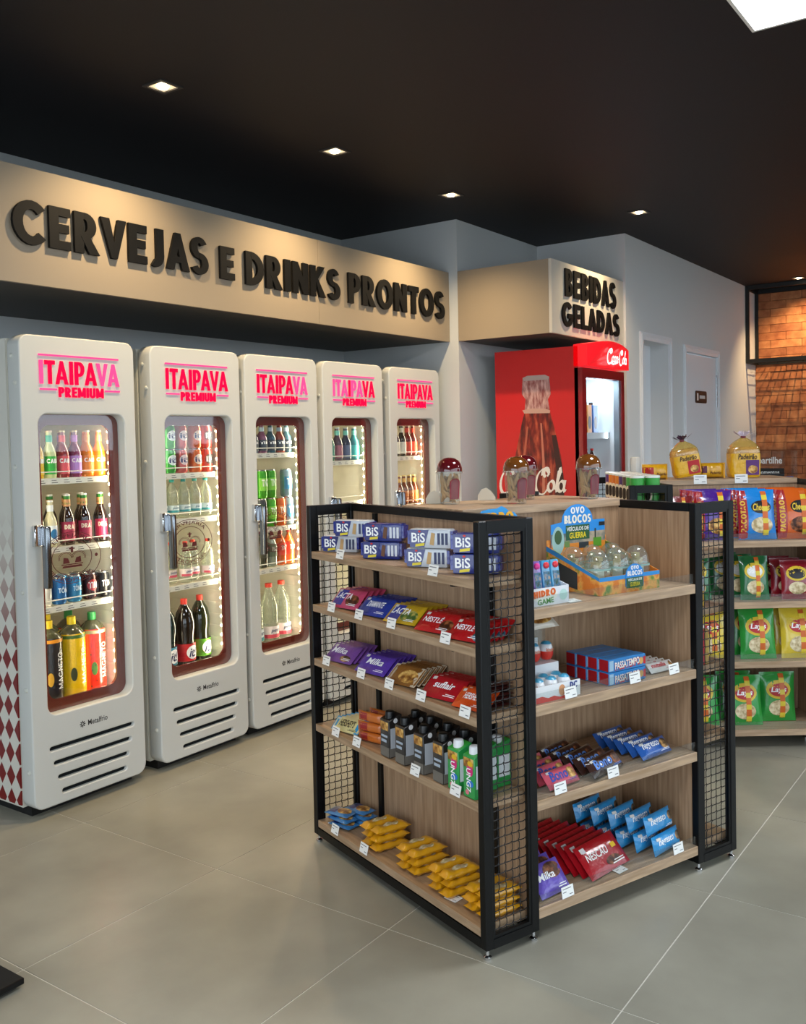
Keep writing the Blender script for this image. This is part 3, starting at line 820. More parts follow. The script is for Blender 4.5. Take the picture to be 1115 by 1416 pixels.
for c, w, wc, x, n in cans:
    fput(0, can('drink_can', c, w, wc, accent='#b3202a' if 'red' in n else None), x, .165, .925, '%s drink can in front on the third shelf of leftmost fridge' % n)
    q = copy_tree(bpy.data.objects[[o.name for o in bpy.data.objects if o.name.startswith('drink_can')][-1]])
    q.matrix_world = T(FX[0]+x-.015, FY+.24, .925); q['label'] = '%s drink can behind the front row, third shelf of leftmost fridge' % n
mg = sleeve_bottle('large_bottle', '#f0c414', '#f2d21c', '#3e6a2c', 'MAGNETO', '#f6f2d8', accent='#2c3a18')
fput(0, mg, .339, .20, FLOORZ, 'large yellow sleeved bottle at the bottom of leftmost fridge')
mr = sleeve_bottle('large_bottle', '#e2301e', '#2d9a4e', '#d8c898', 'MAGNETO', '#f6e8dc', dots='#26140e', accent='#3d7a2a')
fput(0, mr, .457, .215, FLOORZ, 'large red sleeved bottle with seed dots in leftmost fridge')
mk_ = sleeve_bottle('large_bottle', '#1b1d22', '#e8c820', '#d98a1e', 'MAGNETO', '#e6e6e0', accent='#b88a22')
fput(0, mk_, .222, .20, FLOORZ, 'large black sleeved bottle at the bottom of leftmost fridge')
q = copy_tree(mg); q.matrix_world = T(FX[0]+.30, FY+.33, FLOORZ); q['label'] = 'large yellow sleeved bottle standing behind the front yellow one'
q = copy_tree(mr); q.matrix_world = T(FX[0]+.425, FY+.345, FLOORZ); q['label'] = 'large red sleeved bottle standing behind the front red one'
# ---- fridge 2
c2 = [('#3a9a3c', 'it!', '#12246a', '#e8f0f4', 'green'), ('#c9605c', 'it!', '#12246a', '#f0dcdc', 'pink'), ('#c85a2a', 'it!', '#12246a', '#f2dcc8', 'orange'), ('#a83a34', 'IK', '#e8e8e8', '#20242a', 'red and black')]
for k, (c, w, wc, a, n) in enumerate(c2):
    p = can('soda_can', c, w, wc, .118, .0335, a)
    x = (.236, .31, .404, .478)[k]
    fput(1, p, x, .165, 1.468, '%s soda can in the lower layer, top shelf of second fridge' % n)
    fput(1, p, x, .165, 1.587, '%s soda can stacked on top, top shelf of second fridge' % n)
wt = pet('water_bottle', .192, .0325, M_PET, '#1f9a94', '#cfdde0', '#2f8f98', 'petra', '#1d5f7a')
for k, x in enumerate((.176, .248, .322, .395, .468)): fput(1, wt, x, .165, 1.245, '%s clear water bottle with teal cap on second shelf of second fridge' % ORD[k])
wr = pet('water_bottle', .205, .0325, M_PET, '#e0402c', '#f0e4e4', '#d8506a', 'petra', '#3a5f8a')
for k, x in enumerate((.176, .248, .322, .398, .47)): fput(1, wr, x, .165+.03*(k % 2), .921, '%s clear water bottle with red cap on third shelf of second fridge' % ORD[k])
sr = soda2l('soda_bottle', '#16120e', '#c4202a', '#e4382a', 'it!'); fput(1, sr, .325, .19, FLOORZ, 'large dark soda bottle with red label, second fridge')
sg = soda2l('soda_bottle', '#17200e', '#5aa02c', '#e4382a', 'it!'); fput(1, sg, .452, .215, FLOORZ, 'large dark soda bottle with green label, second fridge')
sbl = soda2l('soda_bottle', '#0e2420', '#2a8aa8', '#e4382a', 'it!'); fput(1, sbl, .205, .19, FLOORZ, 'large dark soda bottle with blue label, second fridge')
q = copy_tree(sr); q.matrix_world = T(FX[1]+.275, FY+.31, FLOORZ); q['label'] = 'large dark soda bottle behind the red labelled one, second fridge'
# ---- fridge 3
for k, (c, x) in enumerate((('#3a4a6a', .215), ('#7a4a6a', .284), ('#2f5a6a', .354), ('#8a3a34', .426), ('#3f6a7a', .484))):
    p = longneck('energy_bottle', c, '#a8c4d8', '#c8d0d8', '#33414e', 'TNT', h=.155, r=.031)
    fput(2, p, x, .165, 1.553, '%s short energy drink bottle from the left, top shelf of middle fridge' % ORD[k])
tg = can('energy_can', '#3f9a1e', 'TNT', '#f2f6e8', .155, .034, None, '#7cc83a'); tb = can('energy_can', '#7d95a0', 'TNT', '#f4f4ec', .155, .034, None, '#3b83b5')
to = can('energy_can', '#c85a20', 'TNT', '#f4e8dc', .155, .034, None, '#d8722e'); tk = can('energy_can', '#33373a', 'TNT', '#e8e8e4', .155, .034, None, '#4c5458')
fput(2, tk, .266, .165, 1.148, 'dark tall energy can, second shelf of middle fridge'); fput(2, tg, .338, .165, 1.148, 'green tall energy can in lower layer, second shelf of middle fridge')
fput(2, to, .412, .165, 1.148, 'orange tall energy can, second shelf of middle fridge'); fput(2, tb, .484, .165, 1.148, 'grey blue tall energy can in lower layer, middle fridge')
fput(2, tg, .272, .165, 1.305, 'green tall energy can stacked at the left, middle fridge'); fput(2, tg, .342, .165, 1.305, 'green tall energy can stacked above the other green one')
fput(2, tb, .472, .165, 1.305, 'grey blue tall energy can stacked on top, middle fridge')
for k, (c, cp, l, x) in enumerate((('#2f3324', '#2a2a2a', '#3a3f34', .262), ('#8f9a88', '#2a2a2a', '#5a6a52', .336), ('#c85a1e', '#d8402c', '#d8442e', .412), ('#d8702a', '#d8402c', '#e0502e', .482))):
    p = pet('energy_bottle', .19, .033, mat(c, .1, 0, .6, .5), cp, l, l, 'TNT', '#f0f0e8', (.3, .66))
    fput(2, p, x, .165, .925, '%s plastic energy drink bottle from the left, third shelf of middle fridge' % ORD[k])
wl = pet('large_water_bottle', .345, .052, M_PET, '#e0402c', '#f2e4e0', '#d84a5e', 'petra', '#24406a', (.13, .32))
fput(2, wl, .345, .20, FLOORZ, 'large clear water bottle with red cap, left one in middle fridge'); fput(2, wl, .462, .215, FLOORZ, 'large clear water bottle with red cap, right one in middle fridge')
wtl = pet('large_water_bottle', .345, .052, M_PET, '#1f9a94', '#dfeaea', '#2f8f98', 'petra', '#24406a', (.13, .32)); fput(2, wtl, .225, .20, FLOORZ, 'large clear water bottle with teal label, middle fridge')
# ---- fridge 4
for k, (c, l, x) in enumerate((('#5a4a5a', '#a86a7a', .318), ('#3a4258', '#5a6a8a', .400), ('#2f7f8a', '#46b5b0', .482), ('#2f6a5a', '#3f8a7a', .242))):
    p = longneck('drink_bottle', c, '#7ad0c8', '#cfd8dc', l, '', h=.2, r=.033); fput(3, p, x, .165, 1.493, '%s bottle on the top shelf of the fourth fridge' % ('mauve', 'slate blue', 'teal', 'dark green')[k])
p = longneck('beer_bottle', '#3a1e10', '#c8a84a', '#d8c050', '#b88a3a', '', h=.2, r=.031)
for k, x in enumerate((.28, .35, .42, .484)): fput(3, p, x, .165, .925, '%s brown bottle on the third shelf of the fourth fridge' % ORD[k])
# ---- fridge 5
pa = longneck('beer_bottle', '#5a1e12', '#c83a24', '#d8d0b8', '#d84a2a', '', h=.205, r=.031); pb = longneck('beer_bottle', '#1c2a1c', '#e0e0d0', '#d8d8d0', '#e4e2d0', '', h=.205, r=.031)
for k, x in enumerate((.28, .35)): fput(4, pb, x, .165, 1.503, 'dark green beer bottle, %s on top shelf of the end fridge' % ('left' if k == 0 else 'second'))
for k, x in enumerate((.418, .484)): fput(4, pa, x, .165, 1.503, 'red labelled beer bottle, %s on top shelf of the end fridge' % ('left' if k == 0 else 'right'))
pc = longneck('beer_bottle', '#6a3212', '#c89a4a', '#d8c070', '#c0702e', '', h=.19, r=.029)
for k, x in enumerate((.312, .37, .43, .487)): fput(4, pc, x, .165, 1.185, '%s amber beer bottle on second shelf of the end fridge' % ORD[k])

# ------------------------------------------------------------------ red cooler
ck = thing('red_cooler', 'tall red drinks cooler with bottle picture on its side', 'fridge', T(5.6, 2.535, 0))
M_RED = mat('#c4161c', .35, 0, .5, .3)
cw = .70
obj('cabinet', MB().box(.004, .06, .10, .04, .64, 2.19).box(cw-.04, .06, .10, cw, .64, 2.19).box(.04, .60, .10, cw-.04, .64, 2.19).box(.04, .06, 2.04, cw-.04, .6, 2.19).box(.04, .06, .10, cw-.04, .6, .24), mat('#e2e8ec', .4), ck)
obj('side_panel', MB().box(0, .03, .10, .004, .64, 2.19), mat('#cf1f20', .42), ck)
obj('base', MB().box(.03, .05, FLZ, cw-.03, .6, .10), M_BLACKM, ck)
hd = MB().prism([(0, 2.06), (cw, 2.06), (cw, 2.20)] + [(cw-cw*i/10, 2.20+.035*math.sin(PI*i/10)) for i in range(1, 10)] + [(0, 2.20)], lambda x, z: (x, -.035-.03*math.sin(PI*x/cw), z), lambda x, z: (x, .06, z))
obj('header', hd, mat('#e01420', .3, 0, .5, .3, emit=.9), ck)
dr = obj('door', MB().box(0, 0, .25, .06, .055, 2.05).box(cw-.045, 0, .25, cw, .055, 2.05).box(.06, 0, 1.99, cw-.045, .055, 2.05).box(.06, 0, .25, cw-.045, .055, .33), mat('#8f1218', .3, 0, .5, .4), ck)
obj('glass_pane', MB().poly([(.06, .03, .33), (cw-.045, .03, .33), (cw-.045, .03, 1.99), (.06, .03, 1.99)]), M_GLASS, dr)
obj('pane_frame', MB().box(cw-.075, .01, .33, cw-.045, .05, 1.99), mat('#9aa6ad', .3, .8), dr)
obj('handle', bevelled(MB().box(.02, -.03, 1.0, .04, 0, 1.35), .006, 1), M_BLACKM, dr)
M_COOL = emit_mat('cool_tube', '#eaf6ff', 9)
obj('tube_light', MB().box(.1, .12, 2.0, cw-.1, .15, 2.03), M_COOL, ck)
area('cooler_light', (5.6+.35, 2.535+.10, 2.0), (0, .5, -1), .5, .04, 3, (.86, .95, 1))
area('cooler_light', (5.6+.62, 2.535+.09, 1.2), (-1, .6, 0), .03, 1.4, 2, (.86, .95, 1))
for z in (1.62, 1.30, .96, .62): obj('shelf', MB().box(.045, .11, z-.012, cw-.045, .58, z).box(.045, .095, z-.03, cw-.045, .11, z+.012), mat('#dfe6ea', .4), ck)
# script lettering drawn with a broad nib
def nib(strokes, wmax, wmin, ang=35):
    mb = MB(); a = math.radians(ang); nx = (math.cos(a), math.sin(a)); q = 0
    for st in strokes:
        n = len(st)
        for i in range(n-1):
            (x0, y0), (x1, y1) = st[i], st[i+1]
            d = math.hypot(x1-x0, y1-y0) or 1; ux, uy = (x1-x0)/d, (y1-y0)/d
            wd = wmin+(wmax-wmin)*abs(ux*nx[1]-uy*nx[0])
            px, py = -uy*wd/2, ux*wd/2
            ex, ey = ux*wd*.35, uy*wd*.35
            q += 1e-5; mb.poly([(x0+px-ex, y0+py-ey, q), (x1+px+ex, y1+py+ey, q), (x1-px+ex, y1-py+ey, q), (x0-px-ex, y0-py-ey, q)])
    return mb
def arcp(cx, cy, rx, ry, a0, a1, n=14): return [(cx+rx*math.cos(math.radians(a0+(a1-a0)*i/n)), cy+ry*math.sin(math.radians(a0+(a1-a0)*i/n))) for i in range(n+1)]
def script_word(cap2=True):
    st = []
    def bigC(x): st.append(arcp(x+.5, .42, .46, .62, 55, 325, 22)); st.append(arcp(x+.62, .86, .22, .22, 200, -40, 10)); st.append(arcp(x+.62, .86, .1, .16, 120, 300, 8))
    def o(x): st.append(arcp(x+.2, .22, .2, .24, 0, 360, 18))
    def c(x): st.append(arcp(x+.2, .22, .2, .24, 50, 320, 14))
    def a_(x): o(x); st.append([(x+.42, .46), (x+.40, .1), (x+.46, 0), (x+.56, .06)])
    def l(x): st.append([(x, .1), (x+.12, .4), (x+.24, .9), (x+.18, 1.06), (x+.1, .9), (x+.08, .2), (x+.14, 0), (x+.24, .06)])
    bigC(0); o(.92); c(1.36); a_(1.74); st.append([(2.30, .26), (2.56, .3)])
    bigC(2.5); o(3.42); l(3.9); a_(4.1)
    st.append([(.3, -.16), (.7, -.10), (1.2, -.2), (1.7, -.14), (2.1, -.02)])
    mb = nib(st, .17, .05)
    return mb.xf(lambda x, y, z: (x+y*.22, y, z))
def script_fit(w, h): return fit(script_word(), w, h)
lg = script_fit(.40, .115)
def hdmap(x, z, e): return (x, -.0375-e-.03*math.sin(PI*x/cw), z)
deco(ck, 'header_logo', lg.xf(lambda x, y, z: hdmap(.44+x*.95, 2.135+y, z)), mat('#ffffff', .4, emit=.9))
# picture of a bottle on the left side: flat print
Yc = 2.535
bo_l = [(2.965, 1.999), (2.972, 1.899), (2.945, 1.863), (2.953, 1.777), (2.976, 1.705), (3.017, 1.536), (3.059, 1.366), (3.074, 1.194), (3.07, 1.0)]
bo_r = [(2.768, 1.998), (2.759, 1.889), (2.78, 1.856), (2.766, 1.771), (2.732, 1.651), (2.693, 1.485), (2.675, 1.343), (2.672, 1.192), (2.68, 1.0)]
M_BTL = ramp_mat('printed_dark_bottle', '#43100a', '#c4583a', 9, .4, 5, (1, 3.2, 1), 0, lo=.35, hi=.68, c3='#7d1d12')
M_BTN = ramp_mat('printed_bottle_neck', '#8f4a48', '#d8b0a8', 16, .4, 5, (1, 3, 1), 0, lo=.35, hi=.65)
def side(pts, e): return MB().poly([(-e, y-Yc, z) for y, z in pts])
deco(ck, 'bottle_print', side(bo_l[5:]+bo_r[5:][::-1], .0012), M_BTL)
deco(ck, 'bottle_print', side(bo_l[3:6]+bo_r[3:6][::-1], .0012), M_BTL)
deco(ck, 'bottle_neck_print', side(bo_l[0:4]+bo_r[0:4][::-1], .0014), M_BTN)
deco(ck, 'bottle_mouth_print', side([(2.955, 1.985), (2.965, 2.005), (2.93, 2.018), (2.80, 2.018), (2.767, 2.003), (2.775, 1.985)], .0018), mat('#b8a8a2', .35))
deco(ck, 'foam_print', side([(2.955, 1.768), (2.97, 1.79), (2.90, 1.80), (2.80, 1.795), (2.764, 1.782), (2.768, 1.765)], .0018), mat('#c9a090', .4))
for e0, e1, z0, z1, cc in ((.18, .23, 1.2, 1.68, '#b86048'), (.60, .65, 1.2, 1.70, '#c87860'), (.88, 1.0, 1.1, 1.62, '#3a120c')):
    pts = []
    for z in (z0, (z0+z1)/2, z1):
        def at(L, z):
            for k in range(len(L)-1):
                (ya, za), (yb, zb) = L[k], L[k+1]
                if zb <= z <= za: return ya+(yb-ya)*(za-z)/(za-zb)
            return L[-1][0]
        a, b = at(bo_l, z), at(bo_r, z); pts.append((a+(b-a)*e0, a+(b-a)*e1, z))
    deco(ck, 'bottle_highlight_print', side([(p[0], p[2]) for p in pts]+[(p[1], p[2]) for p in pts[::-1]], .0016), mat(cc, .4))
lg2 = script_fit(.50, .20)
deco(ck, 'side_logo', lg2.xf(lambda x, y, z: (-.0026-z, 2.905-x-Yc, 1.315+y)), mat('#f2ece6', .4))
# goods inside the cooler
for k, (c, x) in enumerate((('#6a9ac0', .12), ('#4aa0c8', .21), ('#6a3a8a', .31), ('#c07a34', .41), ('#3a6ab0', .51))):
    t = prod('juice_carton', 'carton'); obj('body', box_shape(.075, .07, .2)[0], mat(c, .4), t); obj('cap', MB().lathe([(.014, .2), (.014, .22)], 10), mat('#2a2220', .4), t, True)
    deco(t, 'label_panel', d_ell(flat_map(.0705, .1), 0, -.02, .025, .045), mat('#2a2430', .4))
    put(t, T(5.6+x, 2.535+.17, 1.622), '%s juice carton from the left on the red cooler top shelf' % ORD[k])
for k in range(5):
    if k == 0: pk_ = pet('soda_bottle', .22, .032, mat('#3a1210', .1, 0, .6, .5), '#c4201c', '#c4201c', '#ffffff', '', '#ffffff')
    put(pk_, T(5.6+.12+.1*k, 2.535+.17, 1.302), '%s small dark soda bottle from the left inside the red cooler' % ORD[k])

# ------------------------------------------------------------------ gondolas: two mesh racks and a shelf cabinet each
EYE = T(0, 0, CAMZ) @ Matrix.Scale(FS, 4) @ T(0, 0, -CAMZ)
G1 = EYE @ T(2.4313, 1.4442, 0) @ RZ(-20.794)
_o2 = Vector((math.cos(YAW), math.sin(YAW), 0))*4.71 + cR0*1.138
G2 = EYE @ T(_o2.x, _o2.y, 0) @ RZ(-(90-math.degrees(YAW)))
RW, RL, RH, TB = .2185, 1.10, 1.353, .03
CX0, CX1, CD = .2185, .9975, .37
LSH = [1.172, .962, .746, .482, .092]
ESH = [1.060, .750, .446, .098]
def wire_mesh(y, mir):
    mb = MB(); x0, x1, z0, z1 = TB+.006, RW-TB-.006, .03+TB+.006, RH-TB-.006
    sp = .0285; r = .0019
    nx = int((x1-x0)/sp); nz = int((z1-z0)/sp)
    ox = x0+((x1-x0)-nx*sp)/2; oz = z0+((z1-z0)-nz*sp)/2
    for i in range(nx+1):
        x = ox+i*sp; pts = []
        for k in range(nz+1): pts += [(x+.0016, y-.001, oz+(k-.28)*sp), (x-.0014, y+.0016*(1 if (i+k) % 2 else -1), oz+k*sp), (x+.0016, y-.001, oz+(k+.28)*sp)]
        pts = [(x, y, z0)] + pts + [(x, y, z1)]
        mb.tube(pts, r, 4)
    for k in range(nz+1):
        z = oz+k*sp; pts = [(x0, y, z)]
        for i in range(nx+1): pts += [(ox+(i-.25)*sp, y, z-.001), (ox+i*sp, y-.0016*(1 if (i+k) % 2 else -1), z+.0014), (ox+(i+.25)*sp, y, z-.001)]
        mb.tube(pts+[(x1, y, z)], r, 4)
    return mb
def rack(GM, side, label):
    t = thing('wire_mesh_rack', label, 'shelf rack', GM)
    mx = (lambda x: x) if side == 'L' else (lambda x: CX1+RW-x)
    def fx(mb): return mb.xf(lambda x, y, z: (mx(x), y, z))
    def part(name, mb, m, sm=False, parent=None): return obj(name, fx(mb), m, parent or t, sm)
    for x in (0, RW-TB):
        for y in (0, RL-TB): part('post', bevelled(MB().box(x, y, .03, x+TB, y+TB, RH), .0025, 1), M_BLACK)
    for y in (0, RL-TB):
        for z in (.03, RH-TB): part('rail', MB().box(TB, y+.001, z, RW-TB, y+TB-.001, z+TB-.0005), M_BLACK)
        q = MB(); a, b, c, d = TB, RW-TB, .03+TB, RH-TB; yy = y+.004; l = .010
        q.box(a, yy, c, a+l, yy+.012, d).box(b-l, yy, c, b, yy+.012, d).box(a+l, yy, c, b-l, yy+.012, c+l).box(a+l, yy, d-l, b-l, yy+.012, d)
        part('mesh_border', q, M_BLACK)
        part('wire_mesh', wire_mesh(y+.018, 0), M_BLACKM)['kind'] = 'stuff'
    part('rail', MB().box(RW-TB+.001, TB, RH-TB, RW-.001, RL-TB, RH-.0005), M_BLACK)
    part('rail', MB().box(.001, TB, .03, TB-.001, RL-TB, .06), M_BLACK)
    part('rail', MB().box(RW-TB+.001, TB, .03, RW-.001, RL-TB, .06), M_BLACK)
    part('back_panel', MB().box(RW-.018, TB+.001, .062, RW-.001, RL-TB-.001, RH-TB-.001), M_WOOD)
    for y in (.185, .895):
        part('upright', MB().box(RW-.030, y-.0125, .095, RW-.0185, y+.0125, RH-TB-.002), M_BLACK)
    for z in LSH:
        th = .028
        s = part('shelf_board', bevelled(MB().box(.002, TB+.002, z-th, RW-.031, RL-TB-.002, z), .001, 1), M_WOODL)
        if z > .2:
            for y in (.185, .895):
                br = MB().prism([(.03, z-th-.001), (RW-.031, z-th-.001), (RW-.031, z-th-.055), (RW-.075, z-th-.022), (.03, z-th-.012)], lambda a, b: (a, y-.005, b), lambda a, b: (a, y+.005, b))
                part('bracket', br, M_BLACK)
    for x in (.015, RW-.015):
        for y in (.015, RL-.015): part('foot', MB().lathe([(.004, .0005), (.013, .0005), (.013, .007), (.006, .012), (.005, .03)], 10, x, y), M_CHROME, True)
    return t
def cabinet(GM, label):
    t = thing('wooden_shelf_cabinet', label, 'shelf cabinet', GM)
    a, b = CX0+.001, CX1-.001
    obj('back_panel', MB().box(a, CD, .062, b, CD+.016, 1.329), M_WOOD, t)
    obj('rear_panel', MB().box(a, .72, .062, b, .735, 1.329), M_WOOD, t)
    obj('top_board', bevelled(MB().box(a, CD-.008, 1.33, b, .742, 1.358), .001, 1), M_WOODH, t)
    for z in ESH:
        s = obj('shelf_board', bevelled(MB().box(a, .003, z-.033, b, CD-.001, z), .001, 1), M_WOODH, t)
        obj('acrylic_lip', MB().box(a+.004, .008, z+.0005, b-.004, .0105, z+.038), M_ACRYL, s)
    for x in (a+.05, b-.05):
        for y in (.16, .66): obj('foot', MB().lathe([(.016, .0005), (.016, .008), (.008, .014), (.008, .066)], 10, x, y), M_CHROME, t, True)
    obj('floor_panel', MB().box(a, CD+.017, .062, b, .719, .078), M_WOODH, t)
    return t
rack(G1, 'L', 'black wire mesh rack of chocolates on the near left side of wooden cabinet')
cabinet(G1, 'wooden end cabinet with biscuits between the two nearest black mesh racks')
rack(G1, 'R', 'black wire mesh rack on the right side of the nearest wooden cabinet')
rack(G2, 'L', 'black mesh rack holding tall snack tubes, behind the nearest display')
cabinet(G2, 'wooden cabinet full of crisp bags at the right edge')
rack(G2, 'R', 'black mesh rack at the far right, mostly out of the picture')

def solve(fn, u, lo, hi, up):
    for _ in range(40):
        m = (lo+hi)/2
        if (proj(fn(m))[0] < u) == up: lo = m
        else: hi = m
    return lo
def gy(u, x, z): return solve(lambda y: G1 @ Vector((x, y, z)), u, -.2, 1.3, False)   # left rack: image column -> place along the shelf
def gx(u, y, z): return solve(lambda x: G1 @ Vector((x, y, z)), u, -.2, 1.5, True)    # end shelves
def L(u, x, z, rz=-90, rx=0, dz=0): return G1 @ T(x, gy(u, x, z), z+dz+.001) @ RZ(rz) @ RX(rx)
def E_(u, y, z, rz=0, rx=0, dz=0): return G1 @ T(gx(u, y, z), y, z+dz+.001) @ RZ(rz) @ RX(rx)

# ---- price tags
tagcard = MB().box(-.026, -.0006, 0, .026, .0006, .036).mesh('card', M_WHITEP)
Sx = lambda x, z, e: (x, -.0008-e, z)
tagprint = join(*[d_rect(Sx, -.021, .027, .016, .0295, 0, 1, 1), d_rect(Sx, -.021, .017, -.006, .0195, 0, 1, 1), d_rect(Sx, .006, .007, .021, .0095, 0, 1, 1)]).mesh('print', mat('#6a6a70', .7), fixn=False)
def price(mw, label):
    t = thing('price_tag', label, 'price tag', mw, 'white shelf price tags')
    obj('card', tagcard, None, t); obj('print', tagprint, None, t)['kind'] = 'stuff'

# ---- chocolate packs on the left rack
TH = {}
def lift(p, tilt): return TH.get(p.name, .01)/2*abs(math.sin(math.radians(tilt)))+.0008
def tablet(name, col, word, wcol='#ffffff', w=.16, h=.085, t_=.012, accent=None, acol='#5a2c18', pan=None, cat='chocolate bar', end=None, th=.32, seed=1, crk=.12, foot=True):
    t = prod(name, cat); TH[t.name] = t_
    mb, S = flow_shape(w, h, t_, .008, seed=seed, crinkle=crk)
    obj('wrapper', mb, foil(col), t, True)
    if foot and word:
        deco(t, 'small_print', join(d_rect(S, w*.10, -h*.37, w*.40, -h*.34, .0010, 3, 1), d_rect(S, w*.16, -h*.30, w*.40, -h*.275, .0010, 3, 1)), mat(wcol, .5)).__setitem__('kind', 'stuff')
        deco(t, 'corner_mark', d_rect(S, -w*.42, h*.26, -w*.31, h*.40, .0010, 2, 1), mat('#d8d4cc', .5))
    if end:
        deco(t, 'end_band', d_rect(S, -w/2, -h*.49, -w/2+.022, h*.49, .0002), foil(end)); deco(t, 'end_band', d_rect(S, w/2-.022, -h*.49, w/2, h*.49, .0002), foil(end))
    if pan: deco(t, 'label_panel', d_rect(S, -w*.46, -h*.40, -w*.08, h*.40, .0004), foil(pan, .35, .2))
    if accent: deco(t, 'picture', d_ell(S, accent[0], accent[1], accent[2], accent[3], .0006, 16), ramp_art(acol))
    if word: deco(t, 'lettering', d_text(S, word, (-.0 if not accent else -w*.12), h*.08, w*.55, h*th, .045, .0014, 0, .15), mat(wcol, .45))
    return t
ART = {}
def ramp_art(c):
    if c not in ART:
        base = {'#5a2c18': ('#3a1a0e', '#a8643a', '#6a3a1e'), '#c8903c': ('#7a4a1a', '#e8c070', '#b8823a'), '#d8c8a0': ('#b09a6a', '#f0e4c0', '#d8c49a'), '#6a8a3a': ('#3a5a2a', '#c8b060', '#7a8a3a'), '#3a6ab0': ('#2a4a3a', '#c8a070', '#4a7a9a')}.get(c, ('#40301e', '#d0a060', '#806040'))
        ART[c] = ramp_mat('printed_picture_%d' % len(ART), base[0], base[1], 45, .4, 4, (1, 1, 1), 0, lo=.38, hi=.62, c3=base[2])
    return ART[c]
def bis(name, white):
    t = prod(name, 'wafer pack'); w, h, d = .165, .065, .048
    body = bevelled(MB().box(-w/2+.008, -d/2, 0, w/2-.008, d/2, h), .006, 2)
    obj('wrapper', body, foil('#1b2a7a' if not white else '#c9cfd6', .25, .25), t, True)
    for s in (-1, 1): obj('crimped_end', MB().box(min(s*(w/2-.009), s*w/2), -d/2+.003, h*.2, max(s*(w/2-.009), s*w/2), d/2-.003, h*.9), foil('#1b2a8a', .25, .5), t)
    S = flat_map(d+.001, h/2)
    deco(t, 'label_panel', d_poly(S, [(-w*.44, -h*.45), (-w*.12, -h*.45), (-w*.02, h*.45), (-w*.44, h*.45)], .0004), mat('#1a2372', .3, 0, .6, .4))
    deco(t, 'lettering', d_text(S, 'BiS', -w*.25, h*.05, w*.30, h*.50, .08, .0012), mat('#ffffff', .4))
    deco(t, 'accent', d_ell(S, -w*.22, h*.37, .005, .0035, .0016, 8, 1), mat('#d8241c', .4))
    deco(t, 'flash', d_poly(S, [(-w*.32, -h*.42), (-w*.12, -h*.36), (-w*.11, -h*.22), (-w*.31, -h*.28)], .0014), mat('#e8d22a', .4))
    deco(t, 'picture', d_poly(S, [(w*.0, -h*.3), (w*.09, -h*.34), (w*.12, h*.28), (w*.04, h*.32)], .0014), mat('#c9a26a' if white else '#6a4024', .5))
    for k in range(3): deco(t, 'printed_stick', d_rect(S, w*(.17+.085*k), -h*.30, w*(.225+.085*k), h*.30, .0014, 1, 1), mat('#3c4468' if white else '#dfe4ee', .5))
    return t
bw_, bb_ = bis('wafer_pack', True), bis('wafer_pack', False)
z1 = LSH[0]
bz = -58
put(bw_, L(474, .085, z1, bz), 'white and blue wafer pack at far end of top rack shelf, lower layer')
put(bw_, L(492, .085, z1, bz, 0, .0665), 'white and blue wafer pack stacked at the far left of the top rack shelf')
put(bb_, L(531, .085, z1, bz), 'dark blue wafer pack left of centre on top rack shelf, lower layer')
put(bb_, L(534, .085, z1, bz, 0, .0665), 'dark blue wafer pack stacked left of centre on the top rack shelf')
put(bw_, L(594, .08, z1, bz), 'white and blue wafer pack in the centre of top rack shelf, lower layer')
put(bw_, L(599, .08, z1, bz, 0, .0665), 'white and blue wafer pack stacked in the centre of the top rack shelf')
put(bb_, L(660, .098, z1, -50), 'dark blue wafer pack behind the near post, lower layer')
put(bb_, L(661, .098, z1, -50, 0, .0665), 'dark blue wafer pack stacked behind the near post')
def stack(proto, u, z, n, what, grp, tilt=-52, x0=.03, dx=.0218, rz=-80, du=0, jit=.25):
    for k in range(n):
        mw = L(u+du*k, x0, z, rz) if k == 0 else None
        y = gy(u, x0, z)
        m = G1 @ T(x0+dx*k, y+du*k, z+lift(proto, tilt)) @ RZ(rz+random.uniform(-jit, jit)) @ RX(tilt+random.uniform(-.15, .15))
        put(proto, m, '%s %s' % (ORD[k], what), grp)
z2, z3, z4, z5 = LSH[1], LSH[2], LSH[3], LSH[4]
pr = tablet('chocolate_pack', '#c8486a', 'LACTA', w=.16, h=.088, t_=.015, pan='#2a3a9a', accent=(.035, -.01, .035, .025), seed=2)
stack(pr, 474, z2, 4, 'pink chocolate pack from the front, second rack shelf', 'pink chocolate packs', dx=.027, tilt=-45)
pr = tablet('chocolate_pack', '#1f3a9a', 'DIAMANTE', w=.16, h=.088, t_=.0095, pan='#24449c', seed=3)
stack(pr, 511, z2, 5, 'blue chocolate pack from the front, second rack shelf', 'blue chocolate packs')
pr = tablet('chocolate_pack', '#c8a21e', 'LACTA', w=.16, h=.088, t_=.0095, pan='#2a3a9a', accent=(.03, -.01, .04, .026), acol='#6a8a3a', seed=4)
stack(pr, 551, z2, 5, 'gold chocolate pack from the front, second rack shelf', 'gold chocolate packs')
pr = tablet('chocolate_pack', '#b8141c', 'NESTLÉ', w=.16, h=.088, t_=.0095, accent=(.05, -.012, .028, .024), seed=5)
stack(pr, 596, z2, 5, 'red chocolate pack from the front, left stack, second rack shelf', 'red chocolate packs')
pr = tablet('chocolate_pack', '#b8141c', 'NESTLÉ', w=.15, h=.088, t_=.0095, accent=(.052, -.022, .022, .018), acol='#3a6ab0', seed=5)
stack(pr, 640, z2, 5, 'red chocolate pack from the front, near stack, second rack shelf', 'red chocolate packs')
pr = tablet('chocolate_pack', '#7a4a9a', 'Milka', w=.16, h=.088, t_=.0095, accent=(.035, -.025, .03, .014), acol='#d8a8b0', seed=6)
stack(pr, 466, z3, 4, 'purple chocolate pack from the front, far stack, third rack shelf', 'purple chocolate packs on the rack')
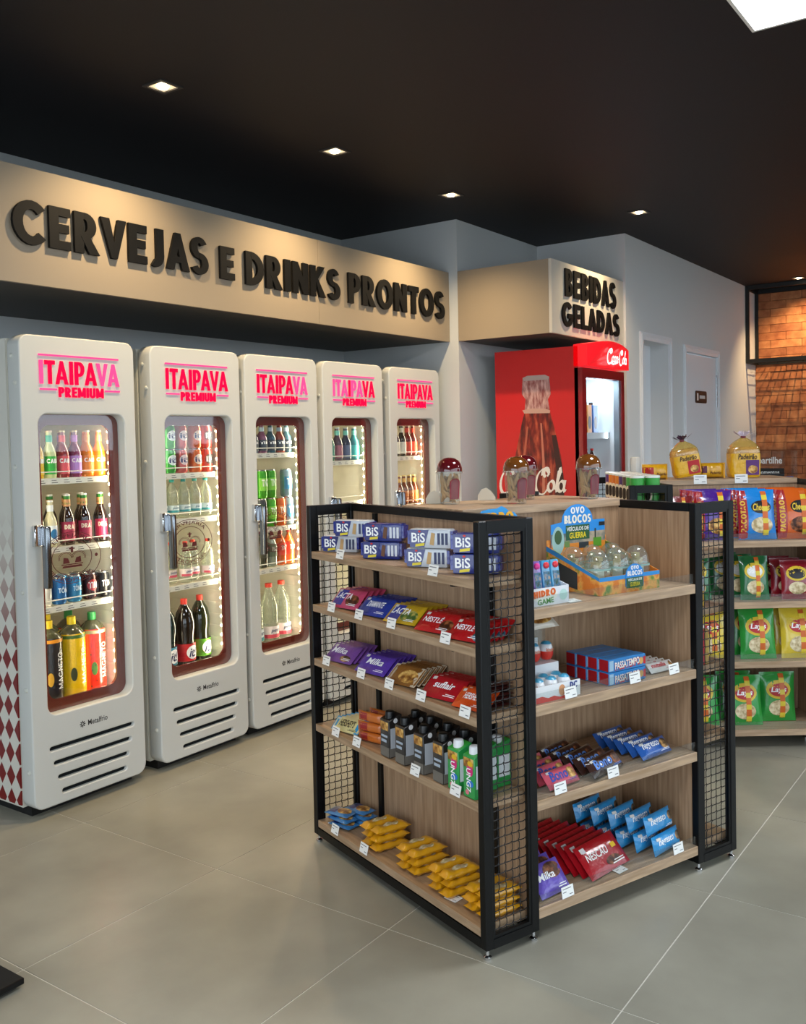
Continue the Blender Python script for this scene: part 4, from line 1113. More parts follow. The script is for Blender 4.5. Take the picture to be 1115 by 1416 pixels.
pr = tablet('chocolate_pack', '#5a3aa8', 'Milka', w=.16, h=.088, t_=.0095, seed=7)
stack(pr, 510, z3, 5, 'deep violet chocolate pack from the front, third rack shelf', 'violet chocolate packs on the rack')
pr = tablet('chocolate_pack', '#8a5a24', '', w=.15, h=.085, t_=.0095, accent=(.02, -.005, .045, .028), acol='#c8903c', end='#c8b8a0', seed=8)
stack(pr, 552, z3, 5, 'brown and gold chocolate pack from the front, third rack shelf', 'brown chocolate packs')
pr = tablet('chocolate_pack', '#b01020', 'suflair', w=.165, h=.09, t_=.0095, seed=9)
stack(pr, 605, z3, 4, 'red aerated chocolate pack from the front, third rack shelf', 'red aerated chocolate packs')
pr = tablet('chocolate_pack', '#d8501a', "HERSHEY'S", w=.13, h=.08, t_=.0095, seed=10)
stack(pr, 645, z3, 2, 'orange chocolate pack from the front, third rack shelf', 'orange chocolate packs', x0=.03)
def flatpile(proto, mats, label, grp):
    for k, m in enumerate(mats): put(proto, m, '%s %s' % (ORD[k], label), grp)
pr = tablet('chocolate_bar', '#3a1614', '', w=.11, h=.05, t_=.01, seed=11)
flatpile(pr, [G1 @ T(.132, .072+.004*math.sin(k*2.1), z3+.0065+.0112*k) @ RZ(6*math.sin(k*1.7)) @ RX(-90) for k in range(7)], 'dark brown bar from the bottom of the pile behind near mesh', 'dark brown bars')
pr = tablet('chocolate_bar', '#e8dc9a', "HERSHEY'S", '#3a2a1a', w=.145, h=.06, t_=.0095, end='#2a9ad0', seed=13, th=.5)
stack(pr, 476, z4, 6, 'cream chocolate bar with blue ends from the front, fourth rack shelf', 'cream chocolate bars', tilt=-46, dx=.0195, rz=-76)
pr = tablet('wafer_bar', '#c86a24', '', w=.125, h=.036, t_=.022, pan='#9a1a1e', seed=14)
flatpile(pr, [G1 @ T(.055+.048*(k % 2), gy(514, .055, z4)-.0*k, z4+.0015+.0375*(k//2)) @ RZ(-74+3*math.sin(k)) for k in range(6)], 'orange and red wafer bar in stack beside the black cartons', 'orange and red wafer bars')
# cartons
def carton(name, col, top, cap, side_, word, wcol, face, cat='drink carton'):
    t = prod(name, cat); w, d, h = .057, .057, .15
    mb = MB().prism([(-d/2, 0), (d/2, 0), (d/2, h), (-d/2, h-.018)], lambda y, z: (-w/2, y, z), lambda y, z: (w/2, y, z))
    obj('body', bevelled(mb, .002, 1), mat(col, .35, 0, .5, .3), t, True)
    deco(t, 'top_panel', MB().poly([(-w/2+.002, -d/2+.003, h-.0168), (w/2-.002, -d/2+.003, h-.0168), (w/2-.002, d/2-.003, h+.0002), (-w/2+.002, d/2-.003, h+.0002)]), mat(top, .35))
    obj('screw_cap', MB().lathe([(.0175, h-.014), (.017, h+.002), (.0155, h+.009), (.0135, h+.0105)], 16, 0, -.004), mat(cap, .35), t, True)
    S = flat_map(d+.0006, h/2)
    deco(t, 'picture', d_rect(S, -w*.44, h*.14, w*.44, h*.34, .0004), ramp_art(face))
    if word: deco(t, 'lettering', d_text(S, word, 0, -h*.12, .075, .022, .06, .001, -90), mat(wcol, .45))
    S2 = lambda x, z, e: (w/2+.0006+e, x, h/2+z)
    deco(t, 'nutrition_panel', d_rect(S2, -d*.40, -h*.28, d*.40, h*.20, .0003), mat(side_, .5))
    return t
cb = carton('protein_drink_carton', '#2a2624', '#0e0e10', '#0e0e0f', '#b8bcc2', '', '#d8d0c0', '#c8903c')
deco(cb, 'seal_mark', MB().poly([(.0292, p[0], .130+p[1]) for p in ell(0, 0, .009, .009, 14)]), mat('#e6e6e6', .5))
S = flat_map(.0576, .075); deco(cb, 'lettering', join(d_rect(S, -.02, -.004, .02, .004, .0008, 1, 1), d_rect(S, -.02, -.022, .014, -.012, .0008, 1, 1)), mat('#a9b6c4', .5)).__setitem__('kind', 'stuff')
deco(cb, 'lower_band', d_rect(S, -.0275, -.072, .0275, -.038, .0005, 1, 1), mat('#6f6a62', .45)); deco(cb, 'lower_band', MB().poly([(.0291, -.0275, .003), (.0291, .0275, .003), (.0291, .0275, .037), (.0291, -.0275, .037)]), mat('#6f6a62', .45))
for k, u in enumerate((542, 563, 589, 616)): put(cb, L(u, .036, z4), 'black drink carton with screw cap, %s from far end of front row' % ORD[k], 'black drink cartons')
for k, u in enumerate((577, 598, 622, 645)): put(cb, L(u, .115, z4), 'black drink carton with screw cap, %s from far end of back row' % ORD[k], 'black drink cartons')
cg = carton('juice_carton', '#2a9a4a', '#38a83e', '#eef0f2', '#e6ecf0', 'UNG7', '#ffffff', '#c8903c', 'juice carton')
S = flat_map(.0576, .075)
deco(cg, 'printed_fruit', d_ell(S, .006, .012, .016, .018, .0006, 14), mat('#d8287a', .4)); deco(cg, 'printed_leaf', d_ell(S, .008, -.028, .016, .011, .0006, 14), mat('#2a7ad0', .4)); deco(cg, 'printed_flower', d_ell(S, .008, .034, .013, .009, .0008, 14), mat('#e8b82a', .4)); deco(cg, 'printed_slice', d_ell(S, -.008, -.058, .009, .008, .0008, 14), mat('#e07a8a', .4))
for k, (u, x, n) in enumerate(((637, .036, 'leftmost'), (659, .036, 'in front by the near post'), (672, .10, 'behind by the near post'), (690, .16, 'seen through the near mesh'))): put(cg, L(u, x, z4), 'bright green juice carton with white cap, %s' % n, 'green juice cartons')
# bottom: seed snacks and yellow packs
pr = tablet('seed_snack_tray', '#3f7fb8', '', w=.115, h=.07, t_=.018, accent=(.018, 0, .03, .026), acol='#c8903c', pan='#1c2a6a', cat='snack pack', seed=15)
ys_ = gy(478, .06, z5)
flatpile(pr, [G1 @ T(.055+.075*(k % 2), ys_-.02*(k % 2)+.012*(k//2), z5+.011+.019*(k//2)) @ RZ(-75+6*math.sin(k*2)) @ RX(-90) @ T(0, 0, -.035) for k in range(6)], 'clear and blue seed snack pack in pile at far end', 'blue seed snack packs')
pr = tablet('yellow_candy_bar', '#d89a12', '', w=.15, h=.05, t_=.026, accent=(.0, 0, .032, .014), acol='#d8c8a0', cat='candy bar', seed=16, crk=.5)
for j, u in enumerate((534, 585, 631, 687)):
    xx = .092 if j < 3 else .10
    yy = max(.094, gy(u, .095, z5+.03))
    for k in range(6 if j != 1 else 6):
        lay, s = k//2, k % 2
        m = G1 @ T(xx+random.uniform(-.006, .006), yy+(.031 if s == 0 else -.031), z5+.0165+.0305*lay) @ RZ(random.uniform(-3, 3)) @ RX(-90+random.uniform(-2, 2)) @ T(0, 0, -.025)
        put(pr, m, 'yellow candy bar, %s of the %s, %s pile from the far end' % ('left' if s == 0 else 'right', ['bottom layer', 'middle layer', 'top layer'][lay], ORD[j]), 'yellow candy bars')
# tags on the rack
for u, z, n in ((474, z1, 'white wafer packs at top shelf far end'), (603, z1, 'white wafer packs at top shelf centre'), (462, z2, 'pink chocolate packs'), (500, z2, 'blue chocolate packs'), (545, z2, 'gold chocolate packs'), (620, z2, 'red chocolate packs'), (455, z3, 'far purple chocolate packs'), (503, z3, 'violet chocolate packs'), (542, z3, 'brown chocolate packs'), (586, z3, 'red aerated chocolate packs'), (647, z3, 'orange chocolate packs'),
                (468, z4, 'cream chocolate bars'), (497, z4, 'orange and red wafer bars'), (578, z4, 'black drink cartons'), (634, z4, 'green juice cartons'), (467, z5, 'seed snack packs on the bottom rack board'), (507, z5, 'farthest pile of yellow candy bars')):
    price(G1 @ T(.012, gy(u, .012, z+.01), z-.012) @ RZ(-90) @ RX(-14) @ T(0, -.016, 0), 'white price tag before the ' + n)
price(G1 @ T(.03, gy(622, .03, z5), z5+.002) @ RZ(-80) @ RX(-86), 'white price tag lying flat before the yellow candy bars')

# ------------------------------------------------------------------ goods on the end shelves
e1, e2, e3, e4 = ESH
def fl_(w, h, d=0): return flat_map(d, h/2)
# water game display
hg = prod('toy_display_box', 'toy box')
obj('tray', MB().box(-.085, -.14, 0, .085, -.137, .058).box(-.085, .137, 0, .085, .14, .20).box(-.085, -.137, 0, -.082, .137, .045).prism([(-.14, 0), (.137, 0), (.137, .12), (-.14, .058)], lambda y, z: (.082, y, z), lambda y, z: (.085, y, z)).box(-.082, -.137, 0, .082, .137, .003), mat('#e8eaf0', .45), hg)
S = lambda x, z, e: (x, -.1405-e, .029+z)
deco(hg, 'logo_panel', d_ell(S, -.02, .004, .055, .022, .0004), mat('#f4f2e8', .4)); deco(hg, 'lettering', d_heavy(S, 'HIDRO', -.022, .012, .095, .022, .001, 4, .3), mat('#e0661e', .4)); deco(hg, 'lettering', d_text(S, 'GAME', -.018, -.014, .07, .018, .08, .001, 4), mat('#3f8a24', .4))
deco(hg, 'round_mark', d_ell(S, .06, 0, .018, .018, .0004), mat('#bfe0d8', .4))
hc = plate_mb([[(-.085, .17), (.085, .17), (.085, .25), (.07, .268), (.05, .272), (.035, .285), (.02, .292), (.0, .284), (-.03, .284), (-.055, .28), (-.075, .265), (-.085, .25)]], .0015).xf(lambda x, y, z: (x*1.15+.014, .1385+z*.9, y+.014))
obj('header_card', hc, mat('#2f9ae0', .4), hg)
S = lambda x, z, e: (x, .1365-e, z)
deco(hg, 'header_lettering', d_heavy(S, 'HIDRO', .014, .268, .15, .036, .002, 0, .3), mat('#f0b020', .4))
put(hg, G1 @ T(max(.309, gx(757, .03, e1)), .168, e1+.001), 'water game display box with pink buttons at the left of top end shelf')
wg0 = Vector((max(.309, gx(757, .03, e1)), .168, e1))
for k in range(4):
    t = prod('water_game_toy', 'toy')
    cc, b_ = (('#9a7ac0', '#e83a9a'), ('#8a6ab8', '#e83a9a'), ('#4a9ac8', '#e0303c'), ('#5aa8d0', '#e0303c'))[k]
    obj('body', bevelled(MB().box(-.018, -.012, 0, .018, .012, .135), .005, 2), mat(cc, .12, 0, .6, .6), t, True)
    obj('screen', MB().box(-.013, -.0135, .045, .013, -.0122, .098), ramp_art('#3a6ab0'), t)
    obj('button', MB().lathe([(.011, 0), (.0105, .006), (.006, .009), (0, .0095)], 14, cap=False).xf(lambda x, y, z: (x, -.0115-z, .118+y)), mat(b_, .3, 0, .5, .3), t, True)
    put(t, G1 @ T(wg0.x-.06+.0405*k, wg0.y-.105, e1+.006) @ RX(-8), '%s water game toy from the left in the display box' % ORD[k], 'water game toys')
# egg toy display
eb = prod('toy_egg_display_box', 'toy box')
Wb, Db = .30, .26
M_EART = ramp_mat('printed_desert_art', '#d87a2a', '#6a8a3a', 22, .4, 4, (1, 1, 1), 0, lo=.42, hi=.62, c3='#e8a850')
obj('tray', MB().box(-Wb/2, -Db/2, 0, Wb/2, -Db/2+.003, .062).box(-Wb/2, Db/2-.003, 0, Wb/2, Db/2, .17).prism([(-Db/2+.003, 0), (Db/2-.003, 0), (Db/2-.003, .15), (-Db/2+.003, .062)], lambda y, z: (-Wb/2, y, z), lambda y, z: (-Wb/2+.003, y, z)).prism([(-Db/2+.003, 0), (Db/2-.003, 0), (Db/2-.003, .15), (-Db/2+.003, .062)], lambda y, z: (Wb/2-.003, y, z), lambda y, z: (Wb/2, y, z)).box(-Wb/2+.003, -Db/2+.003, 0, Wb/2-.003, Db/2-.003, .003), M_EART, eb)
S = lambda x, z, e: (x, -Db/2-.0004-e, z)
deco(eb, 'top_stripe', d_rect(S, -Wb/2, .048, Wb/2, .062, .0004, 2, 1), mat('#2a8ad0', .4))
S2 = lambda x, z, e: (-Wb/2-.0004-e, -x, z)
deco(eb, 'side_stripe', MB().poly([S2(Db/2, .05, .0004), S2(Db/2, .062, .0004), S2(-Db/2, .15, .0004), S2(-Db/2, .132, .0004)]), mat('#2a8ad0', .4))
deco(eb, 'side_dark_print', MB().poly([S2(Db*.1, .01, .0004), S2(Db*.1, .07, .0004), S2(-Db*.42, .11, .0004), S2(-Db*.42, .03, .0004)]), mat('#2a3438', .4))
obj('front_badge', plate_mb([[(-.045, .02), (.045, .02)] + [(.045*math.cos(math.radians(a)), .055+.042*math.sin(math.radians(a))) for a in range(0, 181, 15)]], .0008).xf(lambda x, y, z: (.02+x, -Db/2-.002+z, y)), mat('#1f86d8', .4), eb)
Sb = lambda x, z, e: (.02+x, -Db/2-.0032-e, z)
deco(eb, 'badge_lettering', d_heavy(Sb, 'OVO', 0, .084, .04, .014, .0004, 0, .26), M_WHITEP); deco(eb, 'badge_lettering', d_heavy(Sb, 'BLOCOS', 0, .065, .074, .017, .0004, 0, .27), M_WHITEP)
deco(eb, 'badge_panel', d_rect(Sb, -.043, .014, .043, .050, .0003, 1, 1), mat('#245a3a', .4)); deco(eb, 'badge_lettering', d_text(Sb, 'VEÍCULOS DE', 0, .043, .07, .010, .05, .0008), M_WHITEP); deco(eb, 'badge_lettering', d_text(Sb, 'GUERRA', 0, .026, .05, .014, .08, .0008), mat('#f0d820', .4))
hcard = plate_mb([[(-Wb*.44, .10), (Wb*.47, .10), (Wb*.47, .232), (.075, .232)] + [(-.0+.078*math.cos(math.radians(a)), .232+.062*math.sin(math.radians(a))) for a in range(0, 181, 12)] + [(-Wb*.44, .225)]], .0012).xf(lambda x, y, z: (x, Db/2-.006+z, y))
obj('header_card', hcard, mat('#2a90e0', .4), eb)
Sh = lambda x, z, e: (x, Db/2-.0074-e, z)
deco(eb, 'header_art', d_rect(Sh, -Wb*.44, .10, Wb*.47, .152, .0003, 1, 1), mat('#e08a30', .4))
deco(eb, 'header_art', d_rect(Sh, -Wb*.44, .152, Wb*.47, .190, .0003, 1, 1), ramp_mat('printed_hills_art', '#5a6a6a', '#b8a890', 18, .4, 4, lo=.4, hi=.6))
deco(eb, 'header_egg_print', d_ell(Sh, -Wb*.33, .165, .03, .052, .0008), mat('#9fc4c0', .35)); deco(eb, 'header_egg_print', d_ell(Sh, -Wb*.33, .178, .018, .026, .0012), mat('#3a5a34', .4))
for cx_, cz_, w_, h_, c_ in ((.03, .142, .05, .022, '#2a3238'), (.10, .148, .042, .034, '#5a9a2a'), (-.055, .15, .026, .022, '#6a8a4a'), (.125, .215, .03, .014, '#20262a'), (.09, .18, .007, .04, '#2a3a3a')): deco(eb, 'header_vehicle_print', d_rect(Sh, cx_-w_/2, cz_-h_/2, cx_+w_/2, cz_+h_/2, .0009, 1, 1), mat(c_, .4))
deco(eb, 'header_lettering', d_heavy(Sh, 'OVO', 0, .272, .07, .024, .001, 0, .26), M_WHITEP); deco(eb, 'header_lettering', d_heavy(Sh, 'BLOCOS', 0, .240, .135, .030, .001, 0, .27), mat('#f4f0e0', .4))
deco(eb, 'header_panel', d_rect(Sh, -.06, .163, .06, .218, .0006, 1, 1), mat('#245a3a', .4)); deco(eb, 'header_lettering', d_text(Sh, 'VEÍCULOS DE', 0, .206, .112, .018, .05, .0012), M_WHITEP); deco(eb, 'header_lettering', d_text(Sh, 'GUERRA', 0, .180, .085, .022, .09, .0012), mat('#f0d820', .4))
ebx = Vector((gx(869, .05, e1), .05+Db/2-.01, e1))
put(eb, G1 @ T(ebx.x, ebx.y, e1+.001), 'orange and blue toy egg display box with header card on top end shelf')
M_EGG = clear_mat('clear_egg_shell', '#f2f6f2', .09, .10, '#dfe6e0', .04)
ep = []
for j in range(9): a = j/8; ep.append((.034*math.sin(PI*min(1, .08+.92*a))**.72*(1.06 if a < .5 else 1), .092*(1-math.cos(PI*a))/2))
eg = prod('toy_egg', 'toy egg')
obj('shell', MB().lathe([(max(.0015, r), z) for r, z in ep], 18), M_EGG, eg, True)
obj('waistband', MB().lathe([(.0352, .040), (.0352, .045)], 18, cap=False), mat('#8fb0a8', .3), eg, True)
obj('folded_leaflet', bevelled(MB().box(-.016, -.014, .012, .014, .012, .038), .003, 1), mat('#b8c4b8', .5), eg)
obj('toy_blocks', MB().box(-.014, -.01, .046, .006, .01, .060).box(-.004, -.008, .061, .012, .008, .072), mat('#b0a070', .5), eg)
for k, (dx, dy) in enumerate(((-.098, -.07), (-.0, -.07), (.098, -.07), (-.098, .05), (.0, .05), (.098, .05))):
    put(eg, G1 @ T(ebx.x+dx, ebx.y+dy, e1+.0058+.0225) @ RZ(40*k) @ Matrix.Scale(1.34, 4), 'clear plastic toy egg, %s in the display box' % (['front left', 'front middle', 'front right', 'back left', 'back middle', 'back right'][k]), 'clear toy eggs')
    bx_ = obj('egg_holder', MB().box(-.02, -.02, 0, .02, .02, .0225), mat('#c8b48a', .6), eb)
    bx_.location = (dx, dy, .004)
# chocolate egg display
kt = prod('chocolate_egg_display', 'display tray')
obj('tray', MB().box(-.075, -.08, 0, .075, -.077, .040).box(-.075, .077, 0, .075, .08, .12).box(-.075, -.077, 0, -.072, .077, .03).box(.072, -.077, 0, .075, .077, .03).box(-.072, -.077, 0, .072, .077, .003).box(-.072, -.005, .003, .072, -.002, .072).box(-.072, -.002, .069, .072, .077, .072), mat('#eef0f2', .4), kt)
S = lambda x, z, e: (x, -.0804-e, z)
deco(kt, 'red_wave', d_poly(S, [(-.075, 0), (.03, 0), (.02, .008), (.005, .006), (-.015, .012), (-.035, .009), (-.055, .016), (-.075, .014)], .0004), mat('#d8301e', .4))
deco(kt, 'printed_figure', d_ell(S, .012, .022, .011, .014, .0004), mat('#e0a070', .4)); deco(kt, 'lettering', d_heavy(S, 'DC', .052, .03, .026, .016, .0006), mat('#2a3f8a', .4))
obj('clear_back', MB().box(-.06, .05, .072, .066, .052, .20), M_ACRYL, kt)
kx = gx(770, .03, e2)+.0
KS = G1 @ T(kx, .125, e2+.001) @ Matrix.Scale(1.3, 4)
put(kt, KS, 'white and red tray of chocolate eggs at the left of second end shelf')
ke = prod('chocolate_egg', 'chocolate egg')
kp = [(max(.0012, .0185*math.sin(PI*min(1, .05+.95*j/8))**.75), .05*(1-math.cos(PI*j/8))/2) for j in range(9)]
obj('egg_wrapper', MB().lathe(kp, 16), foil('#eef0f2', .25, .3, 80), ke, True)
obj('base_band', MB().lathe([(r+.0006, z) for r, z in kp if z < .026], 16, cap=False), foil('#d8301e', .3, .3, 80), ke, True)
obj('top_band', MB().lathe([(r+.0006, z) for r, z in kp if z > .036], 16, cap=False), foil('#4aa8d0', .3, .3, 80), ke, True)
deco(ke, 'lettering', d_text(cyl_map(.019, .030), 'kinder', 0, 0, .026, .009, .04, .001), mat('#d86a1e', .4))
for k, (dx, dy, dz) in enumerate(((-.045, -.055, .004), (-.002, -.055, .004), (.042, -.055, .004), (.008, .02, .0735), (.052, .02, .0735), (-.045, -.025, .004), (.0, -.025, .004), (.044, -.025, .004))):
    put(ke, KS @ T(dx, dy, dz+.0008) @ RZ(10*(k % 3)-10), 'foil chocolate egg, %s in the white and red tray' % ['front left', 'front middle', 'front right', 'upper left', 'upper right', 'second row left', 'second row middle', 'second row right'][k], 'foil chocolate eggs')
kb = tablet('chocolate_pouch', '#d8cfc0', '', w=.11, h=.05, t_=.02, accent=(0, 0, .04, .016), acol='#c8903c', cat='snack pack', seed=21)
put(kb, KS @ T(.015, -.012, .166) @ RX(-55), 'crumpled silver and gold pouch on top of the chocolate eggs'); obj('pouch_support', MB().box(-.05, .02, .1245, .05, .0495, .156), M_ACRYL, kt)
# blue biscuit boxes
pb_ = prod('biscuit_box', 'biscuit box'); w, d, h = .178, .048, .044
obj('carton', box_shape(w, d, h)[0], mat('#2a7ec0', .35, 0, .5, .3), pb_)
S = flat_map(d+.0006, h/2)
deco(pb_, 'lettering', d_text(S, 'PASSATEMPO', -.002, .001, w*.66, h*.56, .06, .0012, 3), mat('#f6efe6', .4)); deco(pb_, 'lettering_shadow', d_text(S, 'PASSATEMPO', .0, -.002, w*.69, h*.66, .12, .0006, 3), mat('#b81c2a', .4))
deco(pb_, 'biscuit_print', d_ell(S, w*.37, 0, .010, .012, .0008), mat('#d8a860', .5)); deco(pb_, 'red_badge', d_rect(S, w*.43, -h*.3, w*.49, h*.3, .0006, 1, 1), mat('#c41c24', .4)); deco(pb_, 'info_panel', d_rect(S, -w*.49, -h*.4, -w*.38, h*.4, .0006, 1, 1), mat('#9ec0d8', .4))
obj('end_panel', MB().box(-w/2-.0008, -d/2+.003, .003, -w/2, d/2-.003, h-.003), mat('#a8141e', .4), pb_)
px0 = gx(862, .05, e2)
for lay in range(2):
    for k in range(4): put(pb_, G1 @ T(px0-.004*k, .052+.0495*k, e2+.001+.0455*lay) @ RZ(-1.5), 'blue biscuit box, %s layer, %s from the front' % ('bottom' if lay == 0 else 'top', ORD[k]), 'blue biscuit boxes')
nb_ = tablet('wafer_bar', '#e6e2dc', 'nutella', '#c0202a', w=.13, h=.042, t_=.0125, accent=(.05, 0, .012, .014), acol='#c8903c', pan='#dcd8d2', seed=22, th=.42)
nx0 = gx(920, .04, e2)
for k in range(10): put(nb_, G1 @ T(nx0-.003*k, .045+.0262*k, e2+lift(nb_, 48)) @ RZ(.4*math.sin(k)) @ RX(-48), 'white wafer bar in row beside blue boxes, %s from the front' % ORD[k], 'white wafer bars')
# third shelf
def row(proto, u, z, n, what, grp, y0=.035, dy=.03, tilt=-42, rz=0, dxk=0):
    x0 = gx(u, y0, z+.02)
    for k in range(n): put(proto, G1 @ T(x0+dxk*k, y0+dy*k, z+lift(proto, tilt)) @ RZ(rz+random.uniform(-.8, .8)) @ RX(tilt+random.uniform(-.8, .8)), '%s %s' % (ORD[k], what), grp)
pk1 = tablet('biscuit_pack', '#d8586e', 'Bono', '#2a4aa8', w=.15, h=.062, t_=.026, accent=(.042, 0, .022, .020), acol='#c8903c', cat='biscuit pack', seed=23, th=.55)
row(pk1, 782, e3, 5, 'pink biscuit pack from the front, third end shelf', 'pink biscuit packs', dy=.048, rz=6, dxk=-.003)
pk2 = tablet('biscuit_pack', '#3a2018', 'Bono', '#5a8ad8', w=.19, h=.062, t_=.028, accent=(.055, 0, .024, .020), acol='#5a2c18', cat='biscuit pack', seed=24, th=.55)
row(pk2, 843, e3, 5, 'dark brown biscuit pack from the front, third end shelf', 'brown biscuit packs', dy=.047, rz=14, dxk=-.012)
pk3 = tablet('biscuit_pack', '#2a5fb0', 'negresco', '#f2f4f8', w=.17, h=.062, t_=.028, accent=(.05, 0, .022, .020), acol='#3a1a0e', cat='biscuit pack', seed=25, th=.42)
row(pk3, 910, e3, 5, 'blue biscuit pack from the front, third end shelf', 'blue biscuit packs on third end shelf', dy=.045, rz=6, dxk=-.006, y0=.045)
# bottom shelf
pm = tablet('wafer_pack', '#6a54b8', 'Milka', '#ffffff', w=.14, h=.105, t_=.02, accent=(.02, .02, .042, .026), acol='#5a2c18', cat='wafer pack', seed=26, th=.22)
row(pm, 770, e4, 5, 'purple wafer pack from the front, bottom end shelf', 'purple wafer packs', dy=.045, tilt=-40, rz=6)
pn = tablet('chocolate_bar', '#a8101c', 'NESCAU', '#f6f2ee', w=.225, h=.118, t_=.014, accent=(.035, -.03, .04, .016), acol='#5a2c18', seed=27, th=.22)
deco(pn, 'flash_print', d_rect(flow_shape(.225, .118, .014, .008)[1], .06, .005, .085, .022, .001), mat('#e8c020', .4)); deco(pn, 'info_panel', d_rect(flow_shape(.225, .118, .014, .008)[1], -.09, .028, -.07, .046, .001), mat('#d8d0d0', .4))
row(pn, 846, e4, 8, 'red chocolate bar from the front of the leaning row', 'red leaning chocolate bars', dy=.03, tilt=-44, rz=10, dxk=-.013, y0=.045)
pg = tablet('biscuit_pack', '#2a92d0', 'negresco', '#f4f8fa', w=.165, h=.066, t_=.036, accent=(.055, .008, .016, .016), acol='#3a1a0e', cat='biscuit pack', seed=28, th=.36)
x0 = gx(925, .035, e4+.02)
for k in range(5):
    put(pg, G1 @ T(x0-.028*k, .04+.06*k, e4+lift(pg, 14)) @ RZ(9) @ RX(-14), 'light blue biscuit pack in lower layer, %s from the front' % ORD[k], 'light blue biscuit packs')
    put(pg, G1 @ T(x0-.012-.028*k, .064+.06*k, e4+.073) @ RZ(9) @ RX(-16), 'light blue biscuit pack in upper layer, %s from the front' % ORD[k], 'light blue biscuit packs')
for u, z, n in ((791, e2, 'chocolate eggs'), (880, e2, 'blue biscuit boxes'), (934, e2, 'white wafer bars'), (777, e3, 'pink biscuit packs'), (850, e3, 'dark brown biscuit packs'), (787, e4, 'purple wafer packs'), (940, e4, 'light blue biscuit packs')):
    price(G1 @ T(gx(u, .0, z), .002, z+.003) @ RX(-8) @ RY(-2), 'white price tag in front of the ' + n)
price(G1 @ T(gx(863, .02, e4), .02, e4+.003) @ RZ(8) @ RX(-84), 'white price tag lying flat before the red leaning bars')
price(G1 @ T(gx(795, .02, e1)-.0, .014, e1+.002) @ RX(-84), 'white price tag lying flat before the water game display')
# right rack of the near gondola
def rb(name, w, d, h, col, band, cat, x, y, z, label, m=None):
    t = prod(name, cat); obj('carton', box_shape(w, d, h)[0], foil(col, .3, .2), t)
    deco(t, 'label_panel', d_rect(flat_map(d+.0004, h/2), -w*.42, -h*.16, w*.42, h*.16, .0004, 1, 1), mat(band, .45))
    put(t, G1 @ T(x, y, z+.001), label)
rb('snack_carton', .07, .05, .172, '#d8a81a', '#d8dce4', 'snack box', 1.065, .07, LSH[1], 'yellow carton with pale band, seen through the right mesh')
rb('snack_carton', .028, .09, .125, '#8a1018', '#a81820', 'snack box', 1.047, .085, LSH[2], 'dark red carton seen through right mesh, left one')
rb('snack_carton', .028, .09, .13, '#c01824', '#d02a30', 'snack box', 1.078, .085, LSH[2], 'bright red carton seen through right mesh, middle one')
rb('snack_carton', .022, .09, .13, '#b8923a', '#c8a850', 'snack box', 1.106, .085, LSH[2], 'gold carton seen through right mesh, right one')
rb('snack_carton', .024, .08, .17, '#d8501e', '#e06a30', 'snack box', 1.040, .08, LSH[3], 'narrow orange carton seen through the right mesh')
kb2, S = pouch_shape(.075, .21, .05, .014, seed=31)
t = prod('snack_pouch', 'snack bag'); obj('bag', kb2, foil('#1f86d0'), t, True); deco(t, 'label_panel', d_rect(S, -.035, -.06, -.008, .05, .0006), mat('#dfe8f0', .4)); put(t, G1 @ T(1.075, .085, LSH[4]+.001), 'bright blue pouch at the bottom, seen through the right mesh')
# biscuit cups on the cabinet top
def cup(lid, name='biscuit_cup'):
    t = prod(name, 'cup of biscuits')
    obj('cup', MB().lathe([(.034, 0), (.036, .003), (.045, .115), (.0465, .118)], 24, cap=False).lathe([(.0005, .001), (.034, .001)], 24, cap=False), M_CUPC, t, True)
    obj('rim', MB().lathe([(.0465, .116), (.052, .117), (.052, .122), (.0465, .124)], 24, cap=False), M_CUPC, t, True)
    obj('dome_lid', MB().lathe([(.049, .124), (.0485, .136), (.044, .152), (.035, .165), (.02, .174), (.0, .177)], 24, cap=False), mat(lid, .08, 0, .6, .8), t, True)
    S = lambda x, z, e: ((.041+e+z*.08)*math.sin(x/.041), -(.041+e+z*.08)*math.cos(x/.041), .06+z)
    deco(t, 'label_panel', d_poly(S, [(.0, -.04), (.042, -.04), (.042, .02)] + [(.021+.021*math.cos(math.radians(a)), .02+.018*math.sin(math.radians(a))) for a in range(15, 180, 15)] + [(.0, .02)], .0012), mat('#86142f', .5))
    rr = random.Random(5)
    st = MB().lathe([(.001, -.026), (.004, -.022), (.0062, -.010), (.0066, 0), (.0062, .010), (.004, .022), (.001, .026)], 8, cap=False).mesh('biscuit_stick', mat('#b8925c', .6), True)
    for j in range(40):
        ang = j*2.399+rr.uniform(-.3, .3); z = .024+.0019*j; r0 = (.0255 if j % 5 else .008)*(1+.14*(z-.024)/.07)
        o = obj('biscuit_stick', st, None, t)
        o.matrix_local = T(r0*math.cos(ang), r0*math.sin(ang), min(z, .098)) @ RZ(math.degrees(ang)+90) @ RY(rr.choice((-1, 1))*rr.uniform(8, 55))
    return t
c1, c2_ = cup('#5a1016'), cup('#6a3c14')
LZ = 1.3585
put(c1, G1 @ T(.372, .640, LZ) @ RZ(-35), 'clear cup of biscuits with dark red lid, leftmost on the cabinet top')
put(c2_, G1 @ T(.545, .455, LZ) @ RZ(-35), 'clear cup of biscuits with brown lid in the middle of cabinet top')
put(c1, G1 @ T(.735, .62, LZ) @ RZ(-35), 'clear cup of biscuits with dark red lid, behind the middle cup')
put(c2_, G1 @ T(.905, .44, LZ) @ RZ(-35), 'clear cup of biscuits with brown lid, rightmost on the cabinet top')
